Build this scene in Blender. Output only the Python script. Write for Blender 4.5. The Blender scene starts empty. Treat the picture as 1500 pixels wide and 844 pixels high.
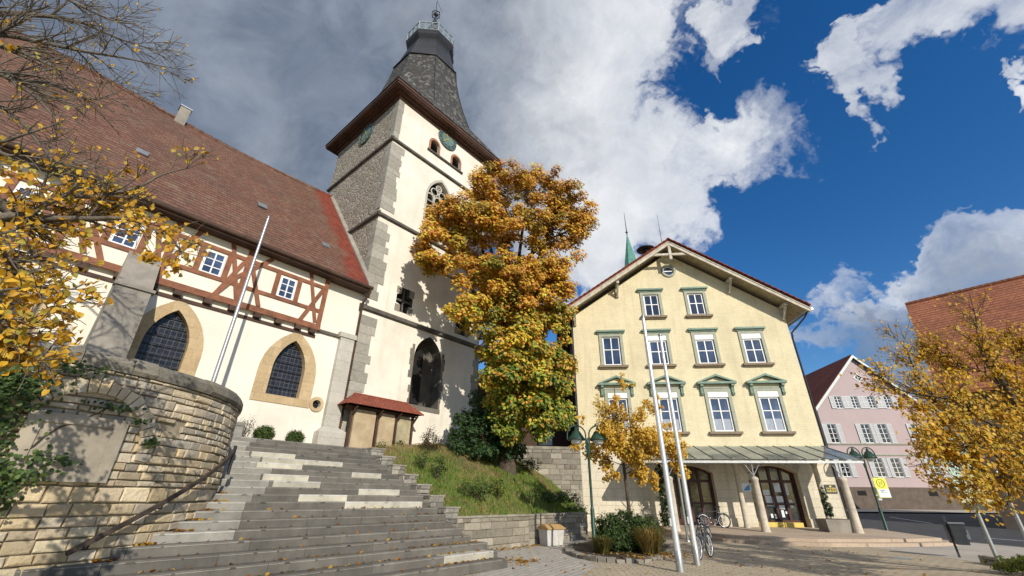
import bpy, math, random
import numpy as np
from mathutils import Vector, Matrix
from mathutils.geometry import tessellate_polygon
R = math.radians
PI = math.pi
C = bpy.context.scene.collection
random.seed(7)

# ------------------------------------------------------------------ camera geometry and site frames
F_PX, PITCH, ROLL, EYE = 614.92, R(26.5023), R(0.5473), 1.65
_cp, _sp, _cr, _sr = math.cos(PITCH), math.sin(PITCH), math.cos(ROLL), math.sin(ROLL)
FWD = Vector((0, _cp, _sp)); _up = Vector((0, -_sp, _cp)); _rt = Vector((1, 0, 0))
RT = _cr*_rt + _sr*_up; UP = -_sr*_rt + _cr*_up
EYEP = Vector((0, 0, EYE))
def ray(x, y): return FWD + RT*((x-750)/F_PX) - UP*((y-422)/F_PX)
def at(x, y, Y):
    d = ray(x, y); return EYEP + d*(Y/d.y)
def onz(x, y, z=0.0):
    d = ray(x, y); return EYEP + d*((z-EYE)/d.z)
AU, AY, AP = R(40.4513), R(5.3234), R(3.5)
RZ_CHURCH, RZ_HALL, RZ_PINK = PI/2-AU, -AY, -AP
def Rz(a): return Matrix.Rotation(a, 4, 'Z')
MC = Rz(RZ_CHURCH)                       # church frame: x along the nave, y towards the church
MH = Matrix.Translation((4.19, 26.87, 0)) @ Rz(RZ_HALL)
def ch(u, v, z=0): return MC @ Vector((u, v, z))
def hall(s, d, z=0): return MH @ Vector((s, d, z))
def onframe(x, y, M, d):                 # pixel ray met with the plane local-y = d of a frame
    Mi = M.inverted(); o = Mi @ EYEP; q = Mi.to_3x3() @ ray(x, y)
    return o + q*((d-o.y)/q.y)
SUN_AZ, SUN_EL = R(153), R(27)

# ------------------------------------------------------------------ materials
def new_mat(name):
    m = bpy.data.materials.new(name); m.use_nodes = True
    nt = m.node_tree; nt.nodes.clear()
    out = nt.nodes.new('ShaderNodeOutputMaterial'); b = nt.nodes.new('ShaderNodeBsdfPrincipled')
    nt.links.new(b.outputs[0], out.inputs[0])
    return m, nt, b
def nd(nt, t, **k):
    n = nt.nodes.new(t)
    for a, v in k.items(): setattr(n, a, v)
    return n
def lk(nt, a, b): nt.links.new(a, b)
def setin(n, **k):
    for a, v in k.items(): n.inputs[a.replace('_', ' ')].default_value = v
def rgb(c): return (c[0], c[1], c[2], 1)
def mixc(nt, fac, a, b, mode='MIX'):
    n = nd(nt, 'ShaderNodeMix', data_type='RGBA', blend_type=mode)
    if hasattr(fac, 'is_linked') or hasattr(fac, 'links'): lk(nt, fac, n.inputs[0])
    else: n.inputs[0].default_value = fac
    for i, c in ((6, a), (7, b)):
        if isinstance(c, tuple): n.inputs[i].default_value = rgb(c)
        else: lk(nt, c, n.inputs[i])
    return n.outputs[2]
def noise(nt, vec, scale, detail=6, rough=.6):
    n = nd(nt, 'ShaderNodeTexNoise'); setin(n, Scale=scale, Detail=detail, Roughness=rough)
    if vec is not None: lk(nt, vec, n.inputs['Vector'])
    return n.outputs['Fac']
def ramp(nt, fac, lo, hi, a=0., b=1.):
    n = nd(nt, 'ShaderNodeMapRange'); lk(nt, fac, n.inputs[0])
    n.inputs[1].default_value = lo; n.inputs[2].default_value = hi; n.inputs[3].default_value = a; n.inputs[4].default_value = b
    return n.outputs[0]
def bump(nt, b, h, strength=.3, dist=.02):
    n = nd(nt, 'ShaderNodeBump'); setin(n, Strength=strength, Distance=dist); lk(nt, h, n.inputs['Height'])
    lk(nt, n.outputs[0], b.inputs['Normal']); return n
def objvec(nt, mode='xyz', kz=1.0):
    tc = nd(nt, 'ShaderNodeTexCoord')
    if mode == 'xyz': return tc.outputs['Object']
    s = nd(nt, 'ShaderNodeSeparateXYZ'); lk(nt, tc.outputs['Object'], s.inputs[0])
    c = nd(nt, 'ShaderNodeCombineXYZ')
    def ma(op, a, b):
        m = nd(nt, 'ShaderNodeMath', operation=op)
        for i, q in ((0, a), (1, b)):
            if isinstance(q, float): m.inputs[i].default_value = q
            else: lk(nt, q, m.inputs[i])
        return m.outputs[0]
    X, Y, Z = s.outputs
    if mode == 'wall': lk(nt, ma('ADD', X, Y), c.inputs[0]); lk(nt, Z, c.inputs[1])
    if mode == 'roofx': lk(nt, X, c.inputs[0]); lk(nt, ma('MULTIPLY', Z, kz), c.inputs[1])
    if mode == 'roofy': lk(nt, Y, c.inputs[0]); lk(nt, ma('MULTIPLY', Z, kz), c.inputs[1])
    if mode == 'xy': lk(nt, X, c.inputs[0]); lk(nt, Y, c.inputs[1])
    return c.outputs[0]
def M_plain(name, col, rough=.75, var=.18, scale=3., bs=40., bstr=.15, metal=0., col2=None, spec=.4, bd=.01):
    m, nt, b = new_mat(name); v = objvec(nt)
    n = noise(nt, v, scale, 8, .65)
    c2 = col2 or tuple(min(1, x*(1+var)) for x in col); c1 = tuple(x*(1-var) for x in col) if col2 is None else col
    c = mixc(nt, ramp(nt, n, .35, .65), c1, c2)
    lk(nt, c, b.inputs['Base Color']); setin(b, Roughness=rough, Metallic=metal)
    b.inputs['Specular IOR Level'].default_value = spec
    if bstr: bump(nt, b, noise(nt, v, bs, 5, .6), bstr, bd)
    return m
def M_plaster(name, col, stain, amount=.5):
    m, nt, b = new_mat(name); v = objvec(nt)
    n1 = noise(nt, v, .35, 7, .7); mp = nd(nt, 'ShaderNodeMapping'); mp.inputs['Scale'].default_value = (1.6, 1.6, .18)
    lk(nt, v, mp.inputs[0]); n2 = noise(nt, mp.outputs[0], 1.3, 6, .65)
    c = mixc(nt, ramp(nt, n1, .4, .75, 0, amount), col, stain)
    c = mixc(nt, ramp(nt, n2, .55, .8, 0, amount*.8), c, stain)
    c = mixc(nt, ramp(nt, noise(nt, v, 9, 4), .3, .7, 0, .08), c, tuple(x*.7 for x in col))
    lk(nt, c, b.inputs['Base Color']); setin(b, Roughness=.9); b.inputs['Specular IOR Level'].default_value = .2
    bump(nt, b, noise(nt, v, 22, 6, .7), .25, .012)
    return m
def M_brick(name, c1, c2, mortar, w, h, ms=.01, mode='wall', kz=1., rough=.85, bstr=.5, offset=.5, varscale=1.2, stain=None, rot=0., bias=0., smooth=.1, freq=2, streak=None):
    m, nt, b = new_mat(name); v = objvec(nt, mode, kz)
    if rot:
        mp = nd(nt, 'ShaderNodeMapping'); mp.inputs['Rotation'].default_value = (0, 0, rot); lk(nt, v, mp.inputs[0]); v = mp.outputs[0]
    t = nd(nt, 'ShaderNodeTexBrick', offset=offset, offset_frequency=freq, squash=1.)
    setin(t, Scale=1., Mortar_Size=ms, Mortar_Smooth=smooth, Bias=bias, Brick_Width=w, Row_Height=h)
    t.inputs['Color1'].default_value = rgb(c1); t.inputs['Color2'].default_value = rgb(c2); t.inputs['Mortar'].default_value = rgb(mortar)
    lk(nt, v, t.inputs['Vector'])
    ov = objvec(nt)
    c = mixc(nt, ramp(nt, noise(nt, ov, varscale, 8, .7), .3, .7, .0, .45), t.outputs['Color'], tuple(x*.55 for x in c1))
    c = mixc(nt, ramp(nt, noise(nt, ov, varscale*14, 5, .7), .35, .7, .0, .3), c, tuple(min(1, x*1.5) for x in c2))
    if stain: c = mixc(nt, ramp(nt, noise(nt, ov, .5, 6, .7), .5, .72, 0, .7), c, stain)
    if streak:      # rain streaks and dirty patches on the wall itself
        mp = nd(nt, 'ShaderNodeMapping'); mp.inputs['Scale'].default_value = (2.4, 2.4, .16); lk(nt, ov, mp.inputs[0])
        c = mixc(nt, ramp(nt, noise(nt, mp.outputs[0], 1.1, 7, .7), .52, .74, 0, .5), c, streak); c = mixc(nt, ramp(nt, noise(nt, ov, .22, 5, .7), .5, .7, 0, .35), c, streak)
    lk(nt, c, b.inputs['Base Color']); setin(b, Roughness=rough); b.inputs['Specular IOR Level'].default_value = .25
    iv = nd(nt, 'ShaderNodeMath', operation='SUBTRACT'); iv.inputs[0].default_value = 1; lk(nt, t.outputs['Fac'], iv.inputs[1])
    ad = nd(nt, 'ShaderNodeMath', operation='MULTIPLY_ADD'); lk(nt, noise(nt, ov, 30, 5), ad.inputs[0]); ad.inputs[1].default_value = .5; lk(nt, iv.outputs[0], ad.inputs[2])
    bump(nt, b, ad.outputs[0], bstr, .025)
    return m
def M_tint(name, rough=.85, scale=8., bs=25., bstr=.6, bd=.03, leaf=False, spec=.3, var=.35, moss=None):
    m, nt, b = new_mat(name); v = objvec(nt)
    a = nd(nt, 'ShaderNodeAttribute', attribute_name='tint')
    dark = nd(nt, 'ShaderNodeVectorMath', operation='SCALE'); lk(nt, a.outputs['Color'], dark.inputs[0]); dark.inputs['Scale'].default_value = 1-var
    c = mixc(nt, ramp(nt, noise(nt, v, scale, 7, .7), .3, .7), dark.outputs[0], a.outputs['Color'])
    if moss: c = mixc(nt, ramp(nt, noise(nt, v, 1.1, 7, .75), .52, .7, 0, .75), c, moss)
    lk(nt, c, b.inputs['Base Color']); setin(b, Roughness=rough); b.inputs['Specular IOR Level'].default_value = spec
    if bstr: bump(nt, b, noise(nt, v, bs, 6, .7), bstr, bd)
    if leaf:
        tr = nd(nt, 'ShaderNodeBsdfTranslucent'); lk(nt, c, tr.inputs[0])
        mx = nd(nt, 'ShaderNodeMixShader'); mx.inputs[0].default_value = .38
        out = [n for n in nt.nodes if n.type == 'OUTPUT_MATERIAL'][0]
        lk(nt, b.outputs[0], mx.inputs[1]); lk(nt, tr.outputs[0], mx.inputs[2]); lk(nt, mx.outputs[0], out.inputs[0])
    return m
def M_rubble(name, c1, c2, mortar, scale=2.2):
    m, nt, b = new_mat(name); v = objvec(nt)
    mp = nd(nt, 'ShaderNodeMapping'); mp.inputs['Scale'].default_value = (1, 1, 1.7); lk(nt, v, mp.inputs[0])
    ad = nd(nt, 'ShaderNodeMix', data_type='VECTOR'); ad.inputs[0].default_value = .12
    n0 = nd(nt, 'ShaderNodeTexNoise'); setin(n0, Scale=1.7, Detail=4.); lk(nt, v, n0.inputs['Vector'])
    lk(nt, mp.outputs[0], ad.inputs[4]); lk(nt, n0.outputs['Color'], ad.inputs[5])
    vo = nd(nt, 'ShaderNodeTexVoronoi', feature='F1'); setin(vo, Scale=scale); lk(nt, ad.outputs[1], vo.inputs['Vector'])
    ve = nd(nt, 'ShaderNodeTexVoronoi', feature='DISTANCE_TO_EDGE'); setin(ve, Scale=scale); lk(nt, ad.outputs[1], ve.inputs['Vector'])
    sp = nd(nt, 'ShaderNodeSeparateColor'); lk(nt, vo.outputs['Color'], sp.inputs[0])
    c = mixc(nt, sp.outputs[0], c1, c2)
    c = mixc(nt, ramp(nt, noise(nt, v, .6, 6, .7), .45, .7, 0, .6), c, mortar)
    c = mixc(nt, ramp(nt, ve.outputs['Distance'], .0, .10, .8, 0), c, mortar)
    c = mixc(nt, ramp(nt, noise(nt, v, 16, 5, .7), .4, .7, 0, .5), c, tuple(x*.45 for x in c1))
    lk(nt, c, b.inputs['Base Color']); setin(b, Roughness=.95); b.inputs['Specular IOR Level'].default_value = .2
    h = nd(nt, 'ShaderNodeMath', operation='ADD'); lk(nt, ramp(nt, ve.outputs['Distance'], 0, .12), h.inputs[0]); lk(nt, noise(nt, v, 12, 6, .75), h.inputs[1])
    bump(nt, b, h.outputs[0], .9, .06)
    return m
def M_glass(name, col=(.02, .03, .05), rough=.05):
    m, nt, b = new_mat(name); v = objvec(nt)
    oi = nd(nt, 'ShaderNodeObjectInfo'); c = mixc(nt, ramp(nt, noise(nt, v, .8, 3), .4, .6), col, tuple(x*2.2 for x in col)); c = mixc(nt, ramp(nt, oi.outputs['Random'], .2, 1., 0, .85), c, tuple(x*.25 for x in col))
    lk(nt, c, b.inputs['Base Color']); setin(b, Roughness=rough); b.inputs['Specular IOR Level'].default_value = .9
    bump(nt, b, noise(nt, v, 2.2, 2), .16, .03)
    return m
def M_roof(name, base, alt, dark, mode, kz, row=.165, w=.19, red=None, lichen=None):
    m, nt, b = new_mat(name); v = objvec(nt, mode, kz); ov = objvec(nt)
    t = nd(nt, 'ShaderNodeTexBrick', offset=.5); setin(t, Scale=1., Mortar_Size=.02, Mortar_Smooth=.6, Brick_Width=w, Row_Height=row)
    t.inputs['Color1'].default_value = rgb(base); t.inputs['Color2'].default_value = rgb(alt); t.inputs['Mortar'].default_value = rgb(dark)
    lk(nt, v, t.inputs['Vector']); c = t.outputs['Color']
    c = mixc(nt, ramp(nt, noise(nt, ov, .45, 8, .75), .42, .66, 0, .75), c, dark)
    c = mixc(nt, ramp(nt, noise(nt, ov, 5., 6, .7), .45, .75, 0, .45), c, tuple(x*1.6 for x in alt))
    if lichen: c = mixc(nt, ramp(nt, noise(nt, ov, 1.3, 8, .8), .52, .72, 0, .75), c, lichen)
    if red:
        c2, lo, hi = red
        s = nd(nt, 'ShaderNodeSeparateXYZ'); lk(nt, ov, s.inputs[0])
        a = nd(nt, 'ShaderNodeMath', operation='MULTIPLY_ADD'); lk(nt, noise(nt, ov, 1.2, 3), a.inputs[0]); a.inputs[1].default_value = 2.2; lk(nt, s.outputs[0], a.inputs[2])
        c = mixc(nt, ramp(nt, a.outputs[0], lo, hi), c, mixc(nt, ramp(nt, noise(nt, ov, 3, 4), .4, .6), c2, tuple(x*.7 for x in c2)))
    lk(nt, c, b.inputs['Base Color']); setin(b, Roughness=.9); b.inputs['Specular IOR Level'].default_value = .2
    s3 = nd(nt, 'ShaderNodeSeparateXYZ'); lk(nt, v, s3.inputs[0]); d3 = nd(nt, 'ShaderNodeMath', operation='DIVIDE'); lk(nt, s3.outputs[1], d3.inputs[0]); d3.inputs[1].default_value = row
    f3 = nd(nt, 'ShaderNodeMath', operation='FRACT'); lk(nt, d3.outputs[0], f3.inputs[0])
    lk(nt, mixc(nt, ramp(nt, f3.outputs[0], .68, .92, 0, .8), c, tuple(x*.45 for x in dark)), b.inputs['Base Color'])   # shade under each overlapping course, painted into the tile colour
    # saw-tooth rows: each course overlaps the one below
    s2 = nd(nt, 'ShaderNodeSeparateXYZ'); lk(nt, v, s2.inputs[0])
    dv = nd(nt, 'ShaderNodeMath', operation='DIVIDE'); lk(nt, s2.outputs[1], dv.inputs[0]); dv.inputs[1].default_value = row
    fr = nd(nt, 'ShaderNodeMath', operation='FRACT'); lk(nt, dv.outputs[0], fr.inputs[0])
    iv = nd(nt, 'ShaderNodeMath', operation='SUBTRACT'); iv.inputs[0].default_value = 1.; lk(nt, fr.outputs[0], iv.inputs[1])
    ad = nd(nt, 'ShaderNodeMath', operation='MULTIPLY_ADD'); lk(nt, noise(nt, ov, 9, 4), ad.inputs[0]); ad.inputs[1].default_value = .5; lk(nt, iv.outputs[0], ad.inputs[2])
    bump(nt, b, ad.outputs[0], .8, .05)
    return m

CREAM = M_plaster('cream_plaster', (.80, .745, .63), (.56, .50, .40), .55)
WHITEP = M_plaster('tower_plaster', (.79, .745, .64), (.50, .455, .36), .75)
YELLOW = M_brick('yellow_render', (.70, .595, .385), (.755, .645, .425), (.59, .50, .32), .34, .125, .006, bstr=.35, varscale=.9, streak=(.42, .35, .22))
ASHLAR = M_brick('cream_ashlar', (.64, .57, .43), (.70, .63, .49), (.38, .33, .25), .95, .43, .009, bstr=.5, varscale=.8, streak=(.36, .32, .25))
SANDST = M_brick('sandstone_trim', (.42, .30, .16), (.54, .41, .24), (.32, .235, .14), .5, .36, .006, bstr=.4)
GREYST = M_brick('grey_quoin_stone', (.42, .39, .33), (.52, .49, .42), (.30, .28, .24), 2.0, .46, .006, bstr=.4)
RUBBLE = M_rubble('tower_rubble', (.30, .265, .205), (.52, .475, .385), (.40, .36, .29), 2.8)
DARKST = M_plain('weathered_dark_stone', (.10, .09, .075), .9, .35, 2., 20, .5)
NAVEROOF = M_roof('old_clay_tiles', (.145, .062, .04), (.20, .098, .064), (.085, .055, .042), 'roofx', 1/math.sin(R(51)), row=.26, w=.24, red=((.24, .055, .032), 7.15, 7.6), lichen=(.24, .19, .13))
HALLROOF = M_roof('red_clay_tiles', (.30, .10, .06), (.36, .14, .08), (.12, .05, .035), 'roofy', 1/math.sin(R(34)))
BARNROOF = M_roof('orange_clay_tiles', (.32, .115, .06), (.40, .155, .08), (.17, .07, .045), 'roofx', 1/math.sin(R(50)), row=.36, w=.34)
PINKROOF = M_roof('dark_red_tiles', (.20, .05, .035), (.26, .07, .045), (.09, .03, .025), 'roofy', 1/math.sin(R(46)), row=.3, w=.3)
SHELROOF = M_roof('small_red_tiles', (.32, .085, .05), (.38, .115, .065), (.16, .05, .035), 'roofx', 1/math.sin(R(38)), row=.12, w=.15)
def M_shingle():
    m, nt, b = new_mat('lichen_shingles'); v = objvec(nt); vo = nd(nt, 'ShaderNodeTexVoronoi', feature='F1'); mp = nd(nt, 'ShaderNodeMapping'); mp.inputs['Scale'].default_value = (1, 1, .8); lk(nt, v, mp.inputs[0]); setin(vo, Scale=5.5); lk(nt, mp.outputs[0], vo.inputs['Vector'])
    sp = nd(nt, 'ShaderNodeSeparateColor'); lk(nt, vo.outputs['Color'], sp.inputs[0])
    c = mixc(nt, ramp(nt, sp.outputs[0], .5, .95), (.028, .027, .025), (.20, .19, .16)); c = mixc(nt, ramp(nt, noise(nt, v, 1.2, 6, .7), .42, .62), c, (.04, .037, .033))
    c = mixc(nt, ramp(nt, noise(nt, v, 14, 5, .7), .4, .65, 0, .6), c, (.025, .024, .022)); lk(nt, c, b.inputs['Base Color']); setin(b, Roughness=.85); bump(nt, b, sp.outputs[1], .6, .04); return m
SHINGLE = M_shingle() if True else M_rubble('lichen_shingles', (.03, .028, .025), (.26, .245, .20), (.035, .033, .03), 8.)
SLATE = M_brick('grey_slate', (.022, .023, .028), (.034, .035, .042), (.012, .012, .014), .3, .2, .008, rough=.5, bstr=.4)
TIMBER = M_plain('reddish_timber', (.215, .085, .042), .75, .3, 3., 30, .4)
DKTIMB = M_plain('dark_brown_timber', (.065, .035, .022), .75, .35, 2., 30, .4)
CORNICE = M_plain('brown_painted_boards', (.085, .04, .025), .6, .3, 1.2, 18, .3)
WHITE = M_plain('white_paint', (.80, .80, .78), .45, .05, 4, 60, .05)
GREYGREEN = M_plain('grey_green_trim', (.33, .34, .26), .7, .15, 4, 40, .15)
GREEN = M_plain('green_grey_hood', (.17, .25, .19), .6, .2, 4, 40, .15)
SILLM = M_plain('brown_grey_sill', (.24, .18, .12), .8, .2, 4, 40, .2)
BARGE = M_plain('weathered_barge_board', (.50, .45, .36), .75, .25, 3, 40, .2)
SOFFIT = M_plain('soffit_boards', (.42, .35, .22), .8, .2, 3, 40, .2)
GLASS = M_glass('window_glass', (.012, .014, .018), .12); GLASSB = M_glass('window_glass_bluish', (.035, .05, .09))
LEADGL = M_brick('leaded_glass', (.012, .014, .02), (.03, .034, .045), (.10, .10, .10), .17, .17, .012, rough=.15, bstr=.25, offset=0.)
BLACK = M_plain('deep_dark_opening', (.012, .011, .01), .9, .3, 2, 10, 0)
LOUVER = M_plain('dark_louvres', (.04, .03, .022), .8, .3, 6, 40, .2)
VERD = M_plain('verdigris_copper', (.10, .27, .21), .6, .3, 2.5, 30, .2)
DIAL = M_plain('clock_dial_green', (.12, .19, .17), .5, .25, 3, 30, .1)
DIALB = M_plain('clock_dial_band', (.05, .085, .085), .5, .25, 3, 30, .1)
GOLD = M_plain('gilded_metal', (.80, .62, .12), .35, .1, 5, 40, .05, metal=.6)
IRON = M_plain('dark_iron', (.03, .03, .032), .5, .3, 6, 40, .15, metal=.4)
ZINC = M_plain('zinc_grey', (.33, .35, .37), .4, .15, 5, 40, .1, metal=.7)
ALU = M_plain('brushed_aluminium_pole', (.72, .73, .74), .38, .08, 5, 60, .05, metal=.55)
LAMPGR = M_plain('green_lamp_paint', (.018, .052, .034), .4, .2, 6, 50, .08)
STEEL = M_plain('galvanised_steel', (.42, .43, .42), .45, .15, 5, 50, .1, metal=.7)
COLST = M_plain('column_stone', (.50, .44, .34), .85, .22, 3, 30, .35)
CEMENT = M_plain('grey_cement_render', (.26, .235, .195), .92, .25, 1.3, 25, .4)
PINKW = M_plaster('pink_render', (.50, .40, .39), (.40, .32, .31), .5)
BROWNW = M_plain('brown_basement_render', (.13, .10, .08), .9, .2, 1.5, 20, .3)
SHUT = M_plain('grey_shutter_paint', (.46, .47, .47), .6, .1, 5, 40, .1)
STONE = M_tint('wall_stone', .92, 7., 18., .9, .03, moss=(.40, .33, .22), var=.22)
STONEG = M_tint('block_stone', .92, 7., 25., .6, .025)
STEPM = M_tint('step_stone', .85, 2.2, 30., .55, .012, var=.42)
MORTAR = M_plain('dark_mortar', (.26, .22, .155), .95, .3, 5, 30, .5)
COPING = M_plain('weathered_coping', (.17, .155, .125), .95, .4, 2.5, 22, .7, col2=(.34, .30, .23))
TABLET = M_plain('stone_tablet', (.25, .22, .17), .9, .3, 2.2, 22, .5, col2=(.40, .35, .26))
LEAF = M_tint('leaf', .55, 3., 30., 0, leaf=True, spec=.35, var=.25)
BARK = M_plain('bark', (.085, .065, .045), .95, .4, 8, 30, .8, bd=.03)
BARKG = M_plain('grey_bark', (.13, .11, .085), .95, .45, 9, 30, .8, bd=.03)
SOIL = M_plain('soil', (.055, .04, .026), .95, .4, 5, 20, .8, bd=.05)
RUBBER = M_plain('tyre_rubber', (.02, .02, .02), .7, .2, 8, 40, .1)
PAPER = M_plain('paper_white', (.75, .78, .80), .7, .08, 5, 40, 0)
BLUE = M_plain('blue_print', (.08, .28, .55), .6, .1, 5, 40, 0)
SIGNY = M_plain('sign_yellow', (.80, .72, .10), .45, .05, 5, 40, 0)
SIGNG = M_plain('sign_green', (.30, .42, .03), .45, .05, 5, 40, 0)
BINW = M_plain('pale_plastic', (.52, .50, .45), .55, .12, 4, 50, .1)
BINL = M_plain('ochre_lid_plastic', (.42, .26, .10), .5, .12, 4, 50, .1)
DKGREY = M_plain('dark_grey_steel', (.05, .055, .06), .5, .2, 5, 50, .1)
YSTEP = M_plain('yellow_mat', (.70, .52, .13), .75, .15, 6, 40, .2)
DOORW = M_plain('dark_red_brown_wood', (.07, .022, .016), .45, .3, 4, 40, .15)
GRASSM = M_tint('grass_blade', .6, 5., 30, 0, leaf=True, var=.2)

def M_bank():
    m, nt, b = new_mat('bank_earth'); v = objvec(nt)
    c = mixc(nt, ramp(nt, noise(nt, v, .7, 7, .7), .4, .62), (.09, .11, .035), (.30, .20, .095))
    c = mixc(nt, ramp(nt, noise(nt, v, 3.5, 6, .75), .5, .7, 0, .8), c, (.26, .125, .055))
    lk(nt, c, b.inputs['Base Color']); setin(b, Roughness=.95); bump(nt, b, noise(nt, v, 14, 7, .75), .9, .08)
    return m
BANK = M_bank()
GROUND = M_plain('earth_and_grass', (.07, .075, .035), .95, .35, .3, 8, .4)
ASPHALT = M_plain('asphalt', (.05, .05, .052), .85, .25, 1.2, 90, .35)
PAVELT = M_brick('light_concrete_flags', (.40, .36, .30), (.46, .41, .34), (.22, .2, .17), .6, .4, .008, mode='xy', bstr=.3, varscale=.7)
PAVER = M_brick('tan_pavers', (.39, .325, .225), (.48, .40, .285), (.15, .125, .085), .32, .17, .014, mode='xy', bstr=.7, varscale=.6, rot=R(5), smooth=.3)
HERRING = M_brick('pale_pavers', (.38, .35, .30), (.45, .42, .36), (.14, .125, .10), .62, .20, .014, mode='xy', bstr=.6, varscale=.8, rot=R(-60), smooth=.3)
PLATST = M_brick('entrance_flagstones', (.42, .32, .23), (.48, .38, .28), (.24, .19, .14), 1.1, .8, .008, mode='xy', bstr=.3, varscale=1.)
MARK = M_plain('road_paint', (.6, .6, .58), .7, .2, 6, 50, .1)
KERBST = M_plain('kerb_stone', (.33, .30, .25), .9, .25, 3, 25, .5)
PANEGL, nt, b = new_mat('canopy_glass'); setin(b, Roughness=.08, Alpha=1.0); b.inputs['Base Color'].default_value = (.80, .88, .86, 1)
b.inputs['Transmission Weight'].default_value = 0
_tr = nd(nt, 'ShaderNodeBsdfTransparent'); _tr.inputs[0].default_value = (.88, .93, .90, 1)
_gl = nd(nt, 'ShaderNodeBsdfGlossy'); setin(_gl, Roughness=.08); _gl.inputs[0].default_value = (.8, .85, .9, 1)
_df = nd(nt, 'ShaderNodeBsdfDiffuse'); _df.inputs[0].default_value = (.66, .67, .55, 1)
_fr = nd(nt, 'ShaderNodeFresnel'); _fr.inputs[0].default_value = 1.5
_m1 = nd(nt, 'ShaderNodeMixShader'); lk(nt, _fr.outputs[0], _m1.inputs[0]); lk(nt, _tr.outputs[0], _m1.inputs[1]); lk(nt, _gl.outputs[0], _m1.inputs[2])
_m2 = nd(nt, 'ShaderNodeMixShader'); lk(nt, ramp(nt, noise(nt, objvec(nt), 1.2, 6, .7), .35, .75, .1, .32), _m2.inputs[0]); lk(nt, _m1.outputs[0], _m2.inputs[1]); lk(nt, _df.outputs[0], _m2.inputs[2])
lk(nt, _m2.outputs[0], [n for n in nt.nodes if n.type == 'OUTPUT_MATERIAL'][0].inputs[0])

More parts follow.
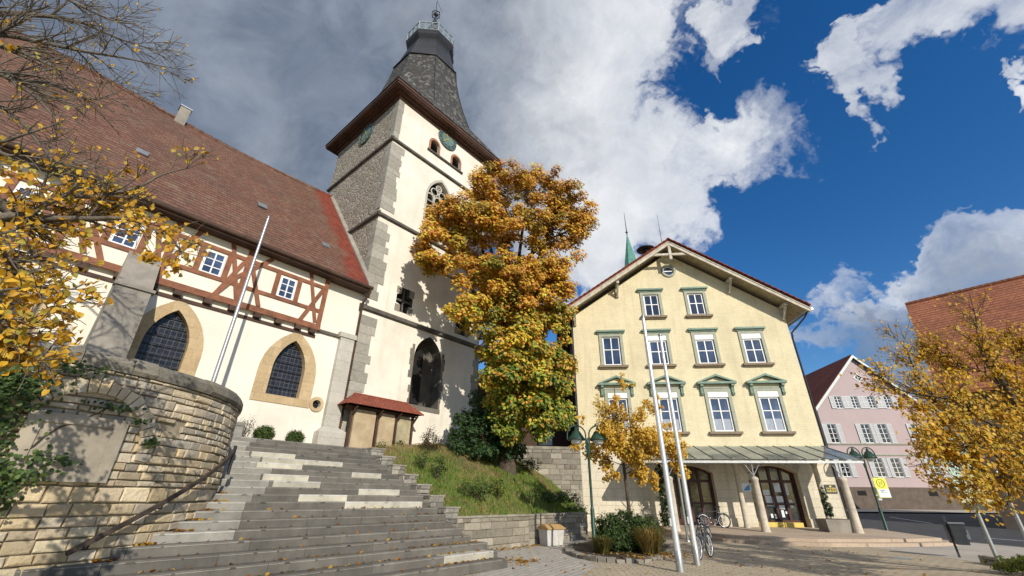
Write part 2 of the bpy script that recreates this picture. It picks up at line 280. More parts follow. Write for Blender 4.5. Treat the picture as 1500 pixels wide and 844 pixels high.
# ------------------------------------------------------------------ mesh builder
class MB:
    def __init__(s): s.v = []; s.f = []; s.m = []; s.t = []; s.sm = []
    def add(s, V, Fs, mat=0, tint=(1, 1, 1), smooth=False):
        n = len(s.v); s.v += [tuple(p) for p in V]
        for f in Fs:
            s.f.append(tuple(n+i for i in f)); s.m.append(mat); s.t.append(tint); s.sm.append(smooth)
        return s
    def box(s, x0, x1, y0, y1, z0, z1, mat=0, tint=(1, 1, 1)):
        V = [(x, y, z) for z in (z0, z1) for y in (y0, y1) for x in (x0, x1)]
        return s.add(V, [(0, 2, 3, 1), (4, 5, 7, 6), (0, 1, 5, 4), (2, 6, 7, 3), (0, 4, 6, 2), (1, 3, 7, 5)], mat, tint)
    def hexa(s, b4, t4, mat=0, tint=(1, 1, 1)):
        return s.add(list(b4)+list(t4), [(3, 2, 1, 0), (4, 5, 6, 7), (0, 1, 5, 4), (1, 2, 6, 5), (2, 3, 7, 6), (3, 0, 4, 7)], mat, tint)
    def bar(s, p, q, w, h, up=(0, 0, 1), mat=0, tint=(1, 1, 1)):
        p, q, up = Vector(p), Vector(q), Vector(up); d = (q-p).normalized(); a = d.cross(up)
        if a.length < 1e-4: a = d.cross(Vector((1, 0, 0)))
        a.normalize(); b_ = a.cross(d).normalized(); a *= w/2; b_ *= h/2
        return s.hexa([p-a-b_, p+a-b_, p+a+b_, p-a+b_], [q-a-b_, q+a-b_, q+a+b_, q-a+b_], mat, tint)
    def tube(s, pts, rad, n=8, mat=0, smooth=True, cap=True, tint=(1, 1, 1)):
        pts = [Vector(p) for p in pts]; k = len(pts)
        if not hasattr(rad, '__len__'): rad = [rad]*k
        V, Fs, ref = [], [], None
        for i in range(k):
            d = (pts[min(i+1, k-1)]-pts[max(i-1, 0)]).normalized()
            if ref is None: ref = d.orthogonal().normalized()
            ref = (ref-d*ref.dot(d))
            ref = ref.normalized() if ref.length > 1e-5 else d.orthogonal().normalized()
            o = d.cross(ref)
            for j in range(n):
                a = 2*PI*j/n; V.append(pts[i]+(ref*math.cos(a)+o*math.sin(a))*rad[i])
        for i in range(k-1):
            for j in range(n): Fs.append((i*n+j, i*n+(j+1) % n, (i+1)*n+(j+1) % n, (i+1)*n+j))
        s.add(V, Fs, mat, tint, smooth)
        if cap:
            s.add(V[:n], [tuple(range(n-1, -1, -1))], mat, tint); s.add(V[-n:], [tuple(range(n))], mat, tint)
        return s
    def lathe(s, prof, n=16, c=(0, 0, 0), mat=0, smooth=True, a0=0., tint=(1, 1, 1)):
        V, Fs = [], []
        for r, z in prof:
            for j in range(n):
                a = a0+2*PI*j/n; V.append((c[0]+r*math.cos(a), c[1]+r*math.sin(a), c[2]+z))
        for i in range(len(prof)-1):
            for j in range(n): Fs.append((i*n+j, i*n+(j+1) % n, (i+1)*n+(j+1) % n, (i+1)*n+j))
        s.add(V, Fs, mat, tint, smooth)
        if prof[0][0] > 1e-4: s.add(V[:n], [tuple(range(n-1, -1, -1))], mat, tint)
        if prof[-1][0] > 1e-4: s.add(V[-n:], [tuple(range(n))], mat, tint)
        return s
    def torus(s, c, ax, R_, r, n=28, k=6, mat=0):
        ax = Vector(ax).normalized(); e1 = ax.orthogonal().normalized(); e2 = ax.cross(e1)
        V, Fs = [], []
        for i in range(n):
            a = 2*PI*i/n; e = e1*math.cos(a)+e2*math.sin(a)
            for j in range(k):
                b_ = 2*PI*j/k; V.append(Vector(c)+e*(R_+r*math.cos(b_))+ax*(r*math.sin(b_)))
        for i in range(n):
            for j in range(k): Fs.append((i*k+j, ((i+1) % n)*k+j, ((i+1) % n)*k+(j+1) % k, i*k+(j+1) % k))
        return s.add(V, Fs, mat, (1, 1, 1), True)
    def prism(s, poly, ext, mat=0, tint=(1, 1, 1)):       # closed 3-D polygon pushed along ext
        n = len(poly); e = Vector(ext); A = [Vector(p) for p in poly]; B = [p+e for p in A]
        tri = tessellate_polygon([A])
        s.add(A, [tuple(t) for t in tri], mat, tint); s.add(B, [tuple(reversed(t)) for t in tri], mat, tint)
        return s.add(A+B, [(i, (i+1) % n, n+(i+1) % n, n+i) for i in range(n)], mat, tint)
    def holes(s, outer, holes, fn, mat=0):                 # flat face with openings; fn maps 2-D to 3-D
        loops = [[Vector((x, z, 0)) for x, z in L] for L in [outer]+holes]
        tri = tessellate_polygon(loops); flat = [fn(p.x, p.y) for L in loops for p in L]
        return s.add(flat, [tuple(t) for t in tri], mat)
    def reveal(s, loop, fn0, fn1, mat=0):                  # side faces of an opening between two mapped copies of its outline
        n = len(loop); A = [fn0(*p) for p in loop]; B = [fn1(*p) for p in loop]
        return s.add(A+B, [(i, (i+1) % n, n+(i+1) % n, n+i) for i in range(n)], mat)
    def ring(s, outer, inner, fn0, fn1, mat=0):            # frame between two outlines of equal length, with depth
        n = len(outer); A = [fn0(*p) for p in outer]; B = [fn0(*p) for p in inner]; A1 = [fn1(*p) for p in outer]; B1 = [fn1(*p) for p in inner]
        V = A+B+A1+B1; Fs = []
        for i in range(n):
            j = (i+1) % n
            Fs += [(i, j, n+j, n+i), (i, 2*n+i, 2*n+j, j), (n+i, n+j, 3*n+j, 3*n+i), (2*n+i, 3*n+i, 3*n+j, 2*n+j)]
        return s.add(V, Fs, mat)
OFF = {}
def link(o, parent=None):
    C.objects.link(o)
    if parent is not None: o.parent = parent
    return o
def tag(o, label=None, cat=None, group=None, kind=None):
    for k, v in (('label', label), ('category', cat), ('group', group), ('kind', kind)):
        if v: o[k] = v
    return o
def thing(name, label, cat, loc=(0, 0, 0), rz=0., group=None, off=None):
    o = bpy.data.objects.new(name, None); o.empty_display_size = .3
    o.location = loc; o.rotation_euler = (0, 0, rz); link(o); tag(o, label, cat, group)
    OFF[o.name] = Vector(off) if off is not None else Vector((0, 0, 0))
    return o
def build(name, mb, mats, off=(0, 0, 0), tinted=None):
    me = bpy.data.meshes.new(name)
    ox, oy, oz = off
    me.from_pydata([(x-ox, y-oy, z-oz) for x, y, z in mb.v], [], mb.f)
    if not isinstance(mats, (list, tuple)): mats = [mats]
    for m in mats: me.materials.append(m)
    me.polygons.foreach_set('material_index', mb.m); me.polygons.foreach_set('use_smooth', mb.sm)
    if any(t != (1, 1, 1) for t in mb.t):
        a = me.attributes.new('tint', 'FLOAT_COLOR', 'FACE')
        a.data.foreach_set('color', np.array([(t[0], t[1], t[2], 1.) for t in mb.t], dtype=np.float32).ravel())
    import bmesh
    bm = bmesh.new(); bm.from_mesh(me)
    bmesh.ops.recalc_face_normals(bm, faces=bm.faces); bm.to_mesh(me); bm.free()
    return me
def part(name, mb, mats, parent, loc=None, rz=0., label=None):
    po = OFF.get(parent.name, Vector((0, 0, 0)))
    me = build(name, mb, mats, po if loc is None else (0, 0, 0))
    o = bpy.data.objects.new(name, me); link(o, parent)
    if loc is not None:
        o.location = Vector(loc)-po; o.rotation_euler = (0, 0, rz); OFF[o.name] = Vector((0, 0, 0))
    else: OFF[o.name] = po
    if label: o['label'] = label
    return o
def solid(name, mb, mats, label=None, cat=None, loc=(0, 0, 0), rz=0., group=None, kind=None):   # one-mesh thing, or setting when kind is given
    o = bpy.data.objects.new(name, build(name, mb, mats)); o.location = loc; o.rotation_euler = (0, 0, rz)
    return tag(link(o), label, cat, group, kind)
def kids(o): return [c for c in o.children]
def copy_tree(o, parent=None, loc=None, rz=None):
    c = o.copy(); C.objects.link(c); c.parent = parent
    OFF[c.name] = OFF.get(o.name, Vector((0, 0, 0)))
    if loc is not None: c.location = loc
    if rz is not None: c.rotation_euler = (0, 0, rz)
    for k in kids(o): copy_tree(k, c)
    return c
def copy_part(o, parent, loc, rz=0.):
    return copy_tree(o, parent, Vector(loc)-OFF.get(parent.name, Vector((0, 0, 0))), rz)
def rect(x0, x1, z0, z1): return [(x0, z0), (x1, z0), (x1, z1), (x0, z1)]
def gothic(cx, z0, hw, zs, za, n=7):   # pointed arch outline: sill z0, spring zs, apex za
    h = za-zs; r = (hw*hw+h*h)/(2*hw); L = []
    a1 = math.atan2(h, r-hw)
    right = [(cx+hw-r+r*math.cos(a1*i/n), zs+r*math.sin(a1*i/n)) for i in range(n+1)]
    return [(cx-hw, z0), (cx+hw, z0)]+right[:-1]+[(cx, za)]+[(2*cx-x, z) for x, z in reversed(right[:-1])]
def segarch(x0, x1, z0, zs, za, n=8):
    hw = (x1-x0)/2; h = za-zs; r = (hw*hw+h*h)/(2*h); a = math.asin(hw/r); cx = (x0+x1)/2
    return [(x0, z0), (x1, z0)]+[(cx+r*math.sin(a-2*a*i/n), za-r+r*math.cos(a-2*a*i/n)) for i in range(n+1)]
def circ(cx, cz, r, n=20): return [(cx+r*math.cos(2*PI*i/n), cz+r*math.sin(2*PI*i/n)) for i in range(n)]
def fy(y): return lambda x, z: (x, y, z)

# ------------------------------------------------------------------ camera, sun, sky
sc = bpy.context.scene
cam = bpy.data.objects.new('camera', bpy.data.cameras.new('camera')); C.objects.link(cam)
cam.matrix_world = Matrix(((RT.x, UP.x, -FWD.x, 0), (RT.y, UP.y, -FWD.y, 0), (RT.z, UP.z, -FWD.z, EYE), (0, 0, 0, 1)))
cam.data.sensor_fit = 'HORIZONTAL'; cam.data.sensor_width = 36; cam.data.lens = 36*F_PX/1500
cam.data.clip_start = .05; cam.data.clip_end = 2000; sc.camera = cam
sun = bpy.data.objects.new('sun', bpy.data.lights.new('sun', 'SUN')); C.objects.link(sun)
sun.data.energy = 4.6; sun.data.angle = R(.5); sun.data.color = (1, .93, .82)
sdir = Vector((math.sin(SUN_AZ)*math.cos(SUN_EL), math.cos(SUN_AZ)*math.cos(SUN_EL), math.sin(SUN_EL)))
sun.rotation_euler = sdir.to_track_quat('Z', 'Y').to_euler(); sun.location = (0, 0, 60)
sc.view_settings.view_transform = 'Standard'; sc.view_settings.look = 'None'; sc.view_settings.gamma = 1; sc.view_settings.exposure = 0.0
try: sc.cycles.max_bounces = 6; sc.cycles.transparent_max_bounces = 8
except Exception: pass

def make_world():
    w = bpy.data.worlds.new('World'); sc.world = w; w.use_nodes = True; nt = w.node_tree; nt.nodes.clear()
    out = nd(nt, 'ShaderNodeOutputWorld')
    sky = nd(nt, 'ShaderNodeTexSky', sky_type='NISHITA'); sky.sun_disc = False
    sky.sun_elevation = SUN_EL; sky.sun_rotation = SUN_AZ; sky.air_density = 1.0; sky.dust_density = .25; sky.ozone_density = 2.5
    hs = nd(nt, 'ShaderNodeHueSaturation'); setin(hs, Saturation=1.36, Value=1.3); hs.inputs['Hue'].default_value = .508; lk(nt, sky.outputs[0], hs.inputs['Color'])
    bg1 = nd(nt, 'ShaderNodeBackground'); lk(nt, hs.outputs[0], bg1.inputs[0]); bg1.inputs[1].default_value = .10
    tc = nd(nt, 'ShaderNodeTexCoord'); nrm = nd(nt, 'ShaderNodeVectorMath', operation='NORMALIZE'); lk(nt, tc.outputs['Generated'], nrm.inputs[0]); D = nrm.outputs[0]
    sp = nd(nt, 'ShaderNodeSeparateXYZ'); lk(nt, D, sp.inputs[0])
    def math_(op, a, b=None, clamp=False):
        n = nd(nt, 'ShaderNodeMath', operation=op, use_clamp=clamp)
        for i, q in ((0, a), (1, b)):
            if q is None: continue
            if isinstance(q, (int, float)): n.inputs[i].default_value = q
            else: lk(nt, q, n.inputs[i])
        return n.outputs[0]
    def nz(scale, detail, rough, dist=0., off=0.):
        mp = nd(nt, 'ShaderNodeMapping'); mp.inputs['Location'].default_value = (off, off*1.7, -off); mp.inputs['Scale'].default_value = (1, 1, 1.25)
        lk(nt, D, mp.inputs[0]); n = nd(nt, 'ShaderNodeTexNoise'); setin(n, Scale=scale, Detail=detail, Roughness=rough, Distortion=dist); lk(nt, mp.outputs[0], n.inputs['Vector']); return n.outputs['Fac']
    def warp(vec, scale, amp, off):
        mp = nd(nt, 'ShaderNodeMapping'); mp.inputs['Location'].default_value = (off, -off, off*.6); lk(nt, vec, mp.inputs[0])
        n = nd(nt, 'ShaderNodeTexNoise'); setin(n, Scale=scale, Detail=5., Roughness=.6); lk(nt, mp.outputs[0], n.inputs['Vector'])
        s1 = nd(nt, 'ShaderNodeVectorMath', operation='SUBTRACT'); lk(nt, n.outputs['Color'], s1.inputs[0]); s1.inputs[1].default_value = (.5, .5, .5)
        s2 = nd(nt, 'ShaderNodeVectorMath', operation='SCALE'); lk(nt, s1.outputs[0], s2.inputs[0]); s2.inputs['Scale'].default_value = amp
        s3 = nd(nt, 'ShaderNodeVectorMath', operation='ADD'); lk(nt, vec, s3.inputs[0]); lk(nt, s2.outputs[0], s3.inputs[1]); return s3.outputs[0]
    W_ = nd(nt, 'ShaderNodeVectorMath', operation='NORMALIZE'); lk(nt, warp(warp(D, 4.5, .34, 2.3), 17, .13, 5.1), W_.inputs[0]); WD = W_.outputs[0]
    def blob(px, py, r_in, r_out, s=1.):            # a lump of cloud round a sky direction, radii in degrees
        c = ray(px, py).normalized(); dt = nd(nt, 'ShaderNodeVectorMath', operation='DOT_PRODUCT'); lk(nt, WD, dt.inputs[0]); dt.inputs[1].default_value = c
        m = nd(nt, 'ShaderNodeMapRange', interpolation_type='SMOOTHSTEP'); lk(nt, dt.outputs['Value'], m.inputs[0])
        m.inputs[1].default_value = math.cos(R(r_out)); m.inputs[2].default_value = math.cos(R(r_in)); m.inputs[3].default_value = 0; m.inputs[4].default_value = s
        return m.outputs[0]
    def union(L):
        a = L[0]
        for b_ in L[1:]: a = math_('MAXIMUM', a, b_)
        return a
    big = union([blob(300, 100, 26, 42), blob(640, 60, 15, 24), blob(760, 180, 10, 19), blob(850, 30, 7, 13, .95), blob(930, 280, 4, 12, .95), blob(850, 330, 7, 13), blob(1090, 215, 1, 7, .62), blob(-200, 400, 40, 60), blob(300, -700, 25, 60)])
    small = union([blob(1075, 20, 2, 6, .85), blob(1068, 70, .5, 4.5, .7), blob(1110, 10, .5, 4.5, .6), blob(1165, 20, 0, 3, .35),
                   blob(1258, 95, 2, 5, .95), blob(1270, 150, 1, 4.5, .72), blob(1310, 95, .5, 4.5, .66), blob(1345, 55, 1, 5, .75), blob(1385, 30, 1, 5, .75), blob(1430, 8, 1, 5.5, .7), blob(1490, -20, 1, 6, .65), blob(1500, 122, .5, 2.5, .8),
                   blob(1480, 365, 2.5, 5.5), blob(1435, 400, 2.5, 5.5), blob(1385, 425, 2, 5), blob(1335, 455, 2, 5.5), blob(1280, 470, 1.5, 5, .85), blob(1560, 420, 5, 10), blob(1430, 480, 5, 9), blob(1350, 520, 3, 7, .9), blob(1215, 440, 0, 3.5, .5), blob(1230, 505, .5, 4, .55), blob(1050, 225, 2, 6, .8), blob(1095, 215, .5, 4.5, .6)])
    m0 = math_('MAXIMUM', big, small)
    n1 = nz(3.4, 12, .66, .5, 3.1); n2 = nz(9, 10, .66, .6, 1.3)
    nn = math_('ADD', math_('MULTIPLY', math_('SUBTRACT', n1, .5), .9), math_('MULTIPLY', math_('SUBTRACT', n2, .5), .8))
    dens = math_('ADD', m0, nn)
    a = nd(nt, 'ShaderNodeMapRange', interpolation_type='SMOOTHSTEP'); lk(nt, dens, a.inputs[0]); a.inputs[1].default_value = .28; a.inputs[2].default_value = .82
    # thickness seen from below turns the cloud grey; sun-facing rims stay white
    grey = union([blob(200, 150, 28, 55), blob(420, 60, 13, 36), blob(600, 230, 4, 20, .3), blob(1330, 530, 3, 9, .85), blob(1500, 500, 5, 11, .75), blob(1260, 500, 1, 6, .6)])
    g = math_('ADD', grey, math_('MULTIPLY', math_('SUBTRACT', nz(4.5, 8, .6, .4, 7.), .5), .9), True)
    col = mixc(nt, g, (.88, .90, .93), (.165, .205, .275))
    col = mixc(nt, ramp(nt, nz(7, 7, .6, .5, 5.), .42, .68, 0, .38), col, (.40, .46, .56))
    bg2 = nd(nt, 'ShaderNodeBackground'); lk(nt, col, bg2.inputs[0]); bg2.inputs[1].default_value = 1.0
    thin = math_('MAXIMUM', big, ramp(nt, nz(5.5, 8, .65, .3, 9.), .35, .66, .42, 1.))
    mx = nd(nt, 'ShaderNodeMixShader'); lk(nt, math_('MULTIPLY', math_('MULTIPLY', a.outputs[0], thin, True), .97), mx.inputs[0]); lk(nt, bg1.outputs[0], mx.inputs[1]); lk(nt, bg2.outputs[0], mx.inputs[2])
    lk(nt, mx.outputs[0], out.inputs[0])
make_world()

# ------------------------------------------------------------------ the setting
def rise(Y): return .75*min(1., max(0., (Y-29)/24.))
def sheet(name, poly, z, mat, kind='structure'):
    mb = MB(); V = [(x, y, z+rise(y)) for x, y in poly]; tri = tessellate_polygon([[Vector((x, y, 0)) for x, y, _ in V]])
    mb.add(V, [tuple(t) for t in tri], 0); return solid(name, mb, mat, kind=kind)
def strip(name, xa, xb, ys, z, mat):
    mb = MB()
    for i in range(len(ys)-1):
        y0, y1 = ys[i], ys[i+1]
        mb.add([(xa(y0), y0, z+rise(y0)), (xb(y0), y0, z+rise(y0)), (xb(y1), y1, z+rise(y1)), (xa(y1), y1, z+rise(y1))], [(0, 1, 2, 3)])
    return solid(name, mb, mat, kind='structure')
YS = [-15, 0, 10, 16, 20, 24, 29, 33, 37, 41, 45, 49, 53, 60]
g = MB(); xs = [-500, -60, -20, 0, 20, 40, 70, 120, 500]; ys = [-300, -40, 0, 29, 41, 53, 80, 150, 600]
g.add([(x, y, -.14+rise(y)) for y in ys for x in xs], [(j*9+i, j*9+i+1, (j+1)*9+i+1, (j+1)*9+i) for j in range(8) for i in range(8)])
solid('ground', g, GROUND, kind='structure')
strip('road', lambda y: 20.9+.035*(24-y), lambda y: 75, YS[:-2], -.10, ASPHALT)
strip('far_pavement', lambda y: 20, lambda y: 75, [48.6, 50, 53, 54.6], .03, PAVELT)
strip('pavement', lambda y: 14.3, lambda y: 20.7+.035*(24-y), [-15, 0, 10, 16, 20, 24, 29, 33, 37, 41, 45, 49], .004, PAVELT)
sheet('plaza_paving', [(-9, -15), (14.3, -15), (14.3, 29), (3, 29), (-5, 29), (-9, 8)], 0., PAVER)
P_ = lambda x, y: tuple(onz(x, y))[:2]
sheet('pale_paving', [P_(690, 844), P_(742, 829), P_(690, 806), P_(806, 795), (3.3, 21.6), (3.2, 19.2), P_(834, 811), P_(866, 824), P_(872, 830), P_(830, 860)], .006, HERRING)
# road edge kerb and dashes
kb = MB()
for i in range(24):
    y0 = 2+i*1.25; y1 = y0+1.235
    kb.hexa([(20.7+.035*(24-y0), y0, -.12+rise(y0)), (20.86+.035*(24-y0), y0, -.12+rise(y0)), (20.86+.035*(24-y1), y1, -.12+rise(y1)), (20.7+.035*(24-y1), y1, -.12+rise(y1))],
            [(20.7+.035*(24-y0), y0, .012+rise(y0)), (20.86+.035*(24-y0), y0, .008+rise(y0)), (20.86+.035*(24-y1), y1, .008+rise(y1)), (20.7+.035*(24-y1), y1, .012+rise(y1))])
solid('road_kerb', kb, KERBST, kind='structure')
mk = MB()
for a, b in (((1305, 762), (1367, 771)), ((1440, 782), (1500, 791)), ((1560, 801), (1640, 813))):
    p, q = onz(*a, .1), onz(*b, -.05); d = (q-p); d.z = 0; d.normalize(); n_ = Vector((-d.y, d.x, 0))*.09
    mk.add([(x.x, x.y, -.094+rise(x.y)) for x in (p-n_, p+n_, q+n_, q-n_)], [(0, 1, 2, 3)])
solid('road_markings', mk, MARK, kind='structure')
# manhole on the plaza edge
mh = MB(); c_ = onz(1318, 818); mh.lathe([(.0, .012), (.30, .012), (.31, .004)], 24, (c_.x, c_.y, 0))
solid('manhole_cover', mh, STEEL, 'round iron manhole cover set in the tan plaza paving', 'manhole cover')
# terrace round the church, bastion fill
tr = MB()
tr.prism([ch(-30, 15.9, 3.2), ch(10.1, 15.9, 3.2), ch(10.1, 60, 3.2), ch(-30, 60, 3.2)], (0, 0, .09))
BC = Vector((-10.28, 8.82, 0)); BR = 4.0
tr.prism([(BC.x+3.7*math.cos(2*PI*i/40), BC.y+3.7*math.sin(2*PI*i/40), 2.9) for i in range(40)], (0, 0, .385))
tr.prism([ch(-30, 8.0, 3.1), ch(-3, 8.5, 3.1), ch(-3, 15.95, 3.1), ch(-30, 15.95, 3.1)], (0, 0, .18))
tr.prism([ch(-3.2, 13.5, 3.1), ch(3.3, 13.5, 3.1), ch(4.0, 15.95, 3.1), ch(-3.2, 15.95, 3.1)], (0, 0, .186))
solid('church_terrace', tr, BANK, kind='structure')

# grassy bank between the stairs and the upper wall
def bank_z(u, v):
    v1 = 11.75+.42*max(0, u-17.2); t = max(0., min(1., (v-v1)/4.4)); e = t*.5+.5*(1-(1-t)**2)
    top = 3.35+.45*max(0, min(1, (u-10)/3))
    return .98+(top-.98)*e
N_ = 60; U0, U1, V0, V1 = 10.12, 23.5, 11.72, 18.2
bk = MB(); idx = {}
for j in range(N_+1):
    for i in range(N_+1):
        u = U0+(U1-U0)*i/N_; v = V0+(V1-V0)*j/N_; p = ch(u, v)
        idx[i, j] = len(bk.v); bk.v.append((p.x, p.y, bank_z(u, v)+.05*math.sin(u*3.1+v*2.3)*math.sin(v*4.1)))
for j in range(N_):
    for i in range(N_):
        q = [bk.v[idx[i, j]], bk.v[idx[i+1, j]], bk.v[idx[i+1, j+1]], bk.v[idx[i, j+1]]]
        if all(p[1] < 26.6 and p[0] < 3.9 for p in q):
            bk.f.append((idx[i, j], idx[i+1, j], idx[i+1, j+1], idx[i, j+1])); bk.m.append(0); bk.t.append((1, 1, 1)); bk.sm.append(True)
solid('grass_bank', bk, BANK, kind='structure')
sheet('upper_ground', [(-2.6, 26.6), (4.3, 26.9), (5, 60), (-25, 60), (-8, 40)], 3.4, GROUND)

# ------------------------------------------------------------------ stones laid in courses
def hv(a, b): return a+(b-a)*random.random()
def courses(mb, fn, s0, s1, z0, z1, hmin, hmax, lmin, lmax, pal, depth=(.02, .06), gap=.012, ztop=None, skip=None, jit=.012):
    z = z0
    while z < z1-.03:
        h = min(hv(hmin, hmax), z1-z)
        if z1-z-h < hmin*.6: h = z1-z
        s = s0-hv(0, lmax*.5)
        while s < s1:
            L = hv(lmin, lmax)*(1.15 if h > (hmin+hmax)/2 else .85); a, b = max(s, s0), min(s+L, s1); s += L
            if b-a < .05: continue
            if ztop and z+h*.6 > ztop((a+b)/2): continue
            if skip and skip((a+b)/2, z+h/2): continue
            t = random.choice(pal(z)); k = hv(.66, 1.2); t = tuple(x*k for x in t); d = hv(*depth)
            g_ = gap*hv(.6, 1.4); o = [(a+g_, z+g_), (b-g_, z+g_), (b-g_, z+h-g_), (a+g_, z+h-g_)]
            o = [(x+hv(-jit, jit), y+hv(-jit, jit)*.7) for x, y in o]; cx = sum(p[0] for p in o)/4; cz = sum(p[1] for p in o)/4
            bv = min(.018, h*.11); inn = [(x+(bv if x < cx else -bv), y+(bv if y < cz else -bv)) for x, y in o]
            V = [fn(x, y, -.03) for x, y in o]+[fn(x, y, d*.45) for x, y in o]+[fn(x, y, d+hv(-.006, .006)) for x, y in inn]+[fn(cx+hv(-.2, .2)*(b-a), cz+hv(-.15, .15)*h, d+hv(-.008, .01))]
            Fs = [(i, (i+1) % 4, 4+(i+1) % 4, 4+i) for i in range(4)]+[(4+i, 4+(i+1) % 4, 8+(i+1) % 4, 8+i) for i in range(4)]+[(8+i, 8+(i+1) % 4, 12) for i in range(4)]
            mb.add(V, Fs, 0, t)
        z += h

# round bastion wall
bw = thing('bastion_wall', 'tall round rubble stone wall with dark coping beside the stairs', 'stone wall', BC, 0, off=BC)
core = MB(); core.lathe([(BR-.03, -.2), (BR-.03, 3.52)], 96, BC); part('core', core, MORTAR, bw)
sm = MB()
fc = lambda s, z, d: (BC.x+(BR+d)*math.cos(s/BR), BC.y+(BR+d)*math.sin(s/BR), z)
YEL = [(.72, .57, .34), (.66, .53, .33), (.76, .64, .42), (.60, .49, .33), (.66, .57, .42)]; GRY = [(.56, .49, .37), (.62, .54, .40), (.66, .56, .40), (.48, .43, .34), (.70, .58, .38)]
def palb(z): return YEL if z < 1.9 else (YEL+GRY if z < 2.5 else GRY)
def in_arch(s, z): return False
courses(sm, fc, -7.2, 5.2, -.1, 1.75, .13, .23, .2, .48, palb, (.01, .04))
courses(sm, fc, -7.2, 5.2, 1.75, 3.5, .09, .18, .16, .46, palb, (.008, .035), skip=lambda s, z: (-.72 < s < -.42 and 2.74 < z < 2.92))
part('masonry', sm, STONE, bw)
ar = MB()
acx, acz, ar0, ar1 = -1.95, 2.25, .86, 1.06
for i in range(22):
    a0 = R(-6)+R(182)*i/22; a1 = R(-6)+R(182)*(i+1)/22-.02; k = random.choice(GRY+YEL); 
    q = [(acx+r*math.cos(a)*1.0, acz+r*math.sin(a)) for r, a in ((ar0, a0), (ar1+hv(-.03, .05), a0), (ar1+hv(-.03, .05), a1), (ar0, a1))]
    ar.add([fc(x, z, .0) for x, z in q]+[fc(x, z, .06+hv(0, .025)) for x, z in q], [(4, 5, 6, 7), (0, 1, 5, 4), (1, 2, 6, 5), (2, 3, 7, 6), (3, 0, 4, 7)], 0, k)
part('relieving_arch', ar, STONE, bw)
tb = MB()
def slabc(mb, s0, s1, z0, z1, d0, d1, mat=0):
    n = 6
    for i in range(n):
        a, b = s0+(s1-s0)*i/n, s0+(s1-s0)*(i+1)/n
        mb.hexa([fc(a, z0, d0), fc(b, z0, d0), fc(b, z0, d1), fc(a, z0, d1)], [fc(a, z1, d0), fc(b, z1, d0), fc(b, z1, d1), fc(a, z1, d1)], mat)
slabc(tb, -2.62, -1.42, 1.80, 2.74, -.02, .075); tabl = part('tablet', tb, TABLET, bw, label='worn grey inscription tablet framed in the curved wall')
fr = MB()
for q in ((-2.62, -2.44, 1.80, 2.74), (-1.60, -1.42, 1.80, 2.74), (-2.44, -1.60, 1.80, 1.95), (-2.44, -1.60, 2.60, 2.74)): slabc(fr, *q, .077, .10)
part('tablet_frame', fr, TABLET, tabl)
cp = MB()
s = -7.3
while s < 5.3:
    L = hv(.35, .7); k = 4; a, b = s, s+L-.014; s += L; t = random.choice([(.22, .2, .16), (.3, .27, .21), (.26, .24, .19)]); hh = hv(-.02, .02)
    pr = [(-.42, 3.50), (.05, 3.50), (.075+hh, 3.56), (.06, 3.68+hh), (.0, 3.76+hh), (-.12, 3.79+hh), (-.42, 3.79+hh)]; n = len(pr)
    V = [fc(a+(b-a)*i/k, z, d) for i in range(k+1) for d, z in pr]
    cp.add(V, [(i*n+j, i*n+(j+1) % n, (i+1)*n+(j+1) % n, (i+1)*n+j) for i in range(k) for j in range(n)]+[tuple(range(n)), tuple(k*n+j for j in range(n))], 0, t)
part('coping', cp, M_tint('coping_stone', .95, 5, 20, .9, .04, moss=(.07, .065, .05)), bw)
hr = MB(); pts = []
for i in range(15):
    t = i/14; a = R(-22.8+47*t); z = .86+1.70*t+.06*math.sin(t*PI); pts.append(Vector((BC.x+(BR+.17)*math.cos(a), BC.y+(BR+.17)*math.sin(a), z)))
for i in range(14): hr.bar(pts[i], pts[i+1], .05, .07)
rail = part('handrail', hr, M_plain('weathered_rail_wood', (.055, .042, .032), .8, .35, 6, 30, .4), bw)
hb = MB()
for i in (1, 5, 9, 13):
    p = pts[i]; c = (p-BC); c.z = 0; c.normalize(); hb.tube([p-Vector((0, 0, .03)), p-c*.02-Vector((0, 0, .10)), p-c*.2-Vector((0, 0, .10))], .014, 6)
hb.tube([pts[14]+Vector((.0, .02, -.5)), pts[14]+Vector((.0, .02, .12))], .035, 8)
part('rail_bracket', hb, IRON, rail)
# low stone pier behind the bastion at the stair head
q = MB(); c_ = onframe(343, 640, MC, 16.2); q.box(c_.x-.75, c_.x+.12, 15.95, 16.45, 3.28, 3.66, tint=(.33, .31, .27)); q.box(c_.x-.78, c_.x+.15, 15.92, 16.48, 3.66, 3.76, tint=(.27, .25, .21))
st_ = thing('stone_pier', 'low grey stone pier at the head of the stairs', 'stone block', ch(c_.x, 16.2, 3.28), RZ_CHURCH, off=(c_.x, 16.2, 3.28)); part('block', q, STONEG, st_)

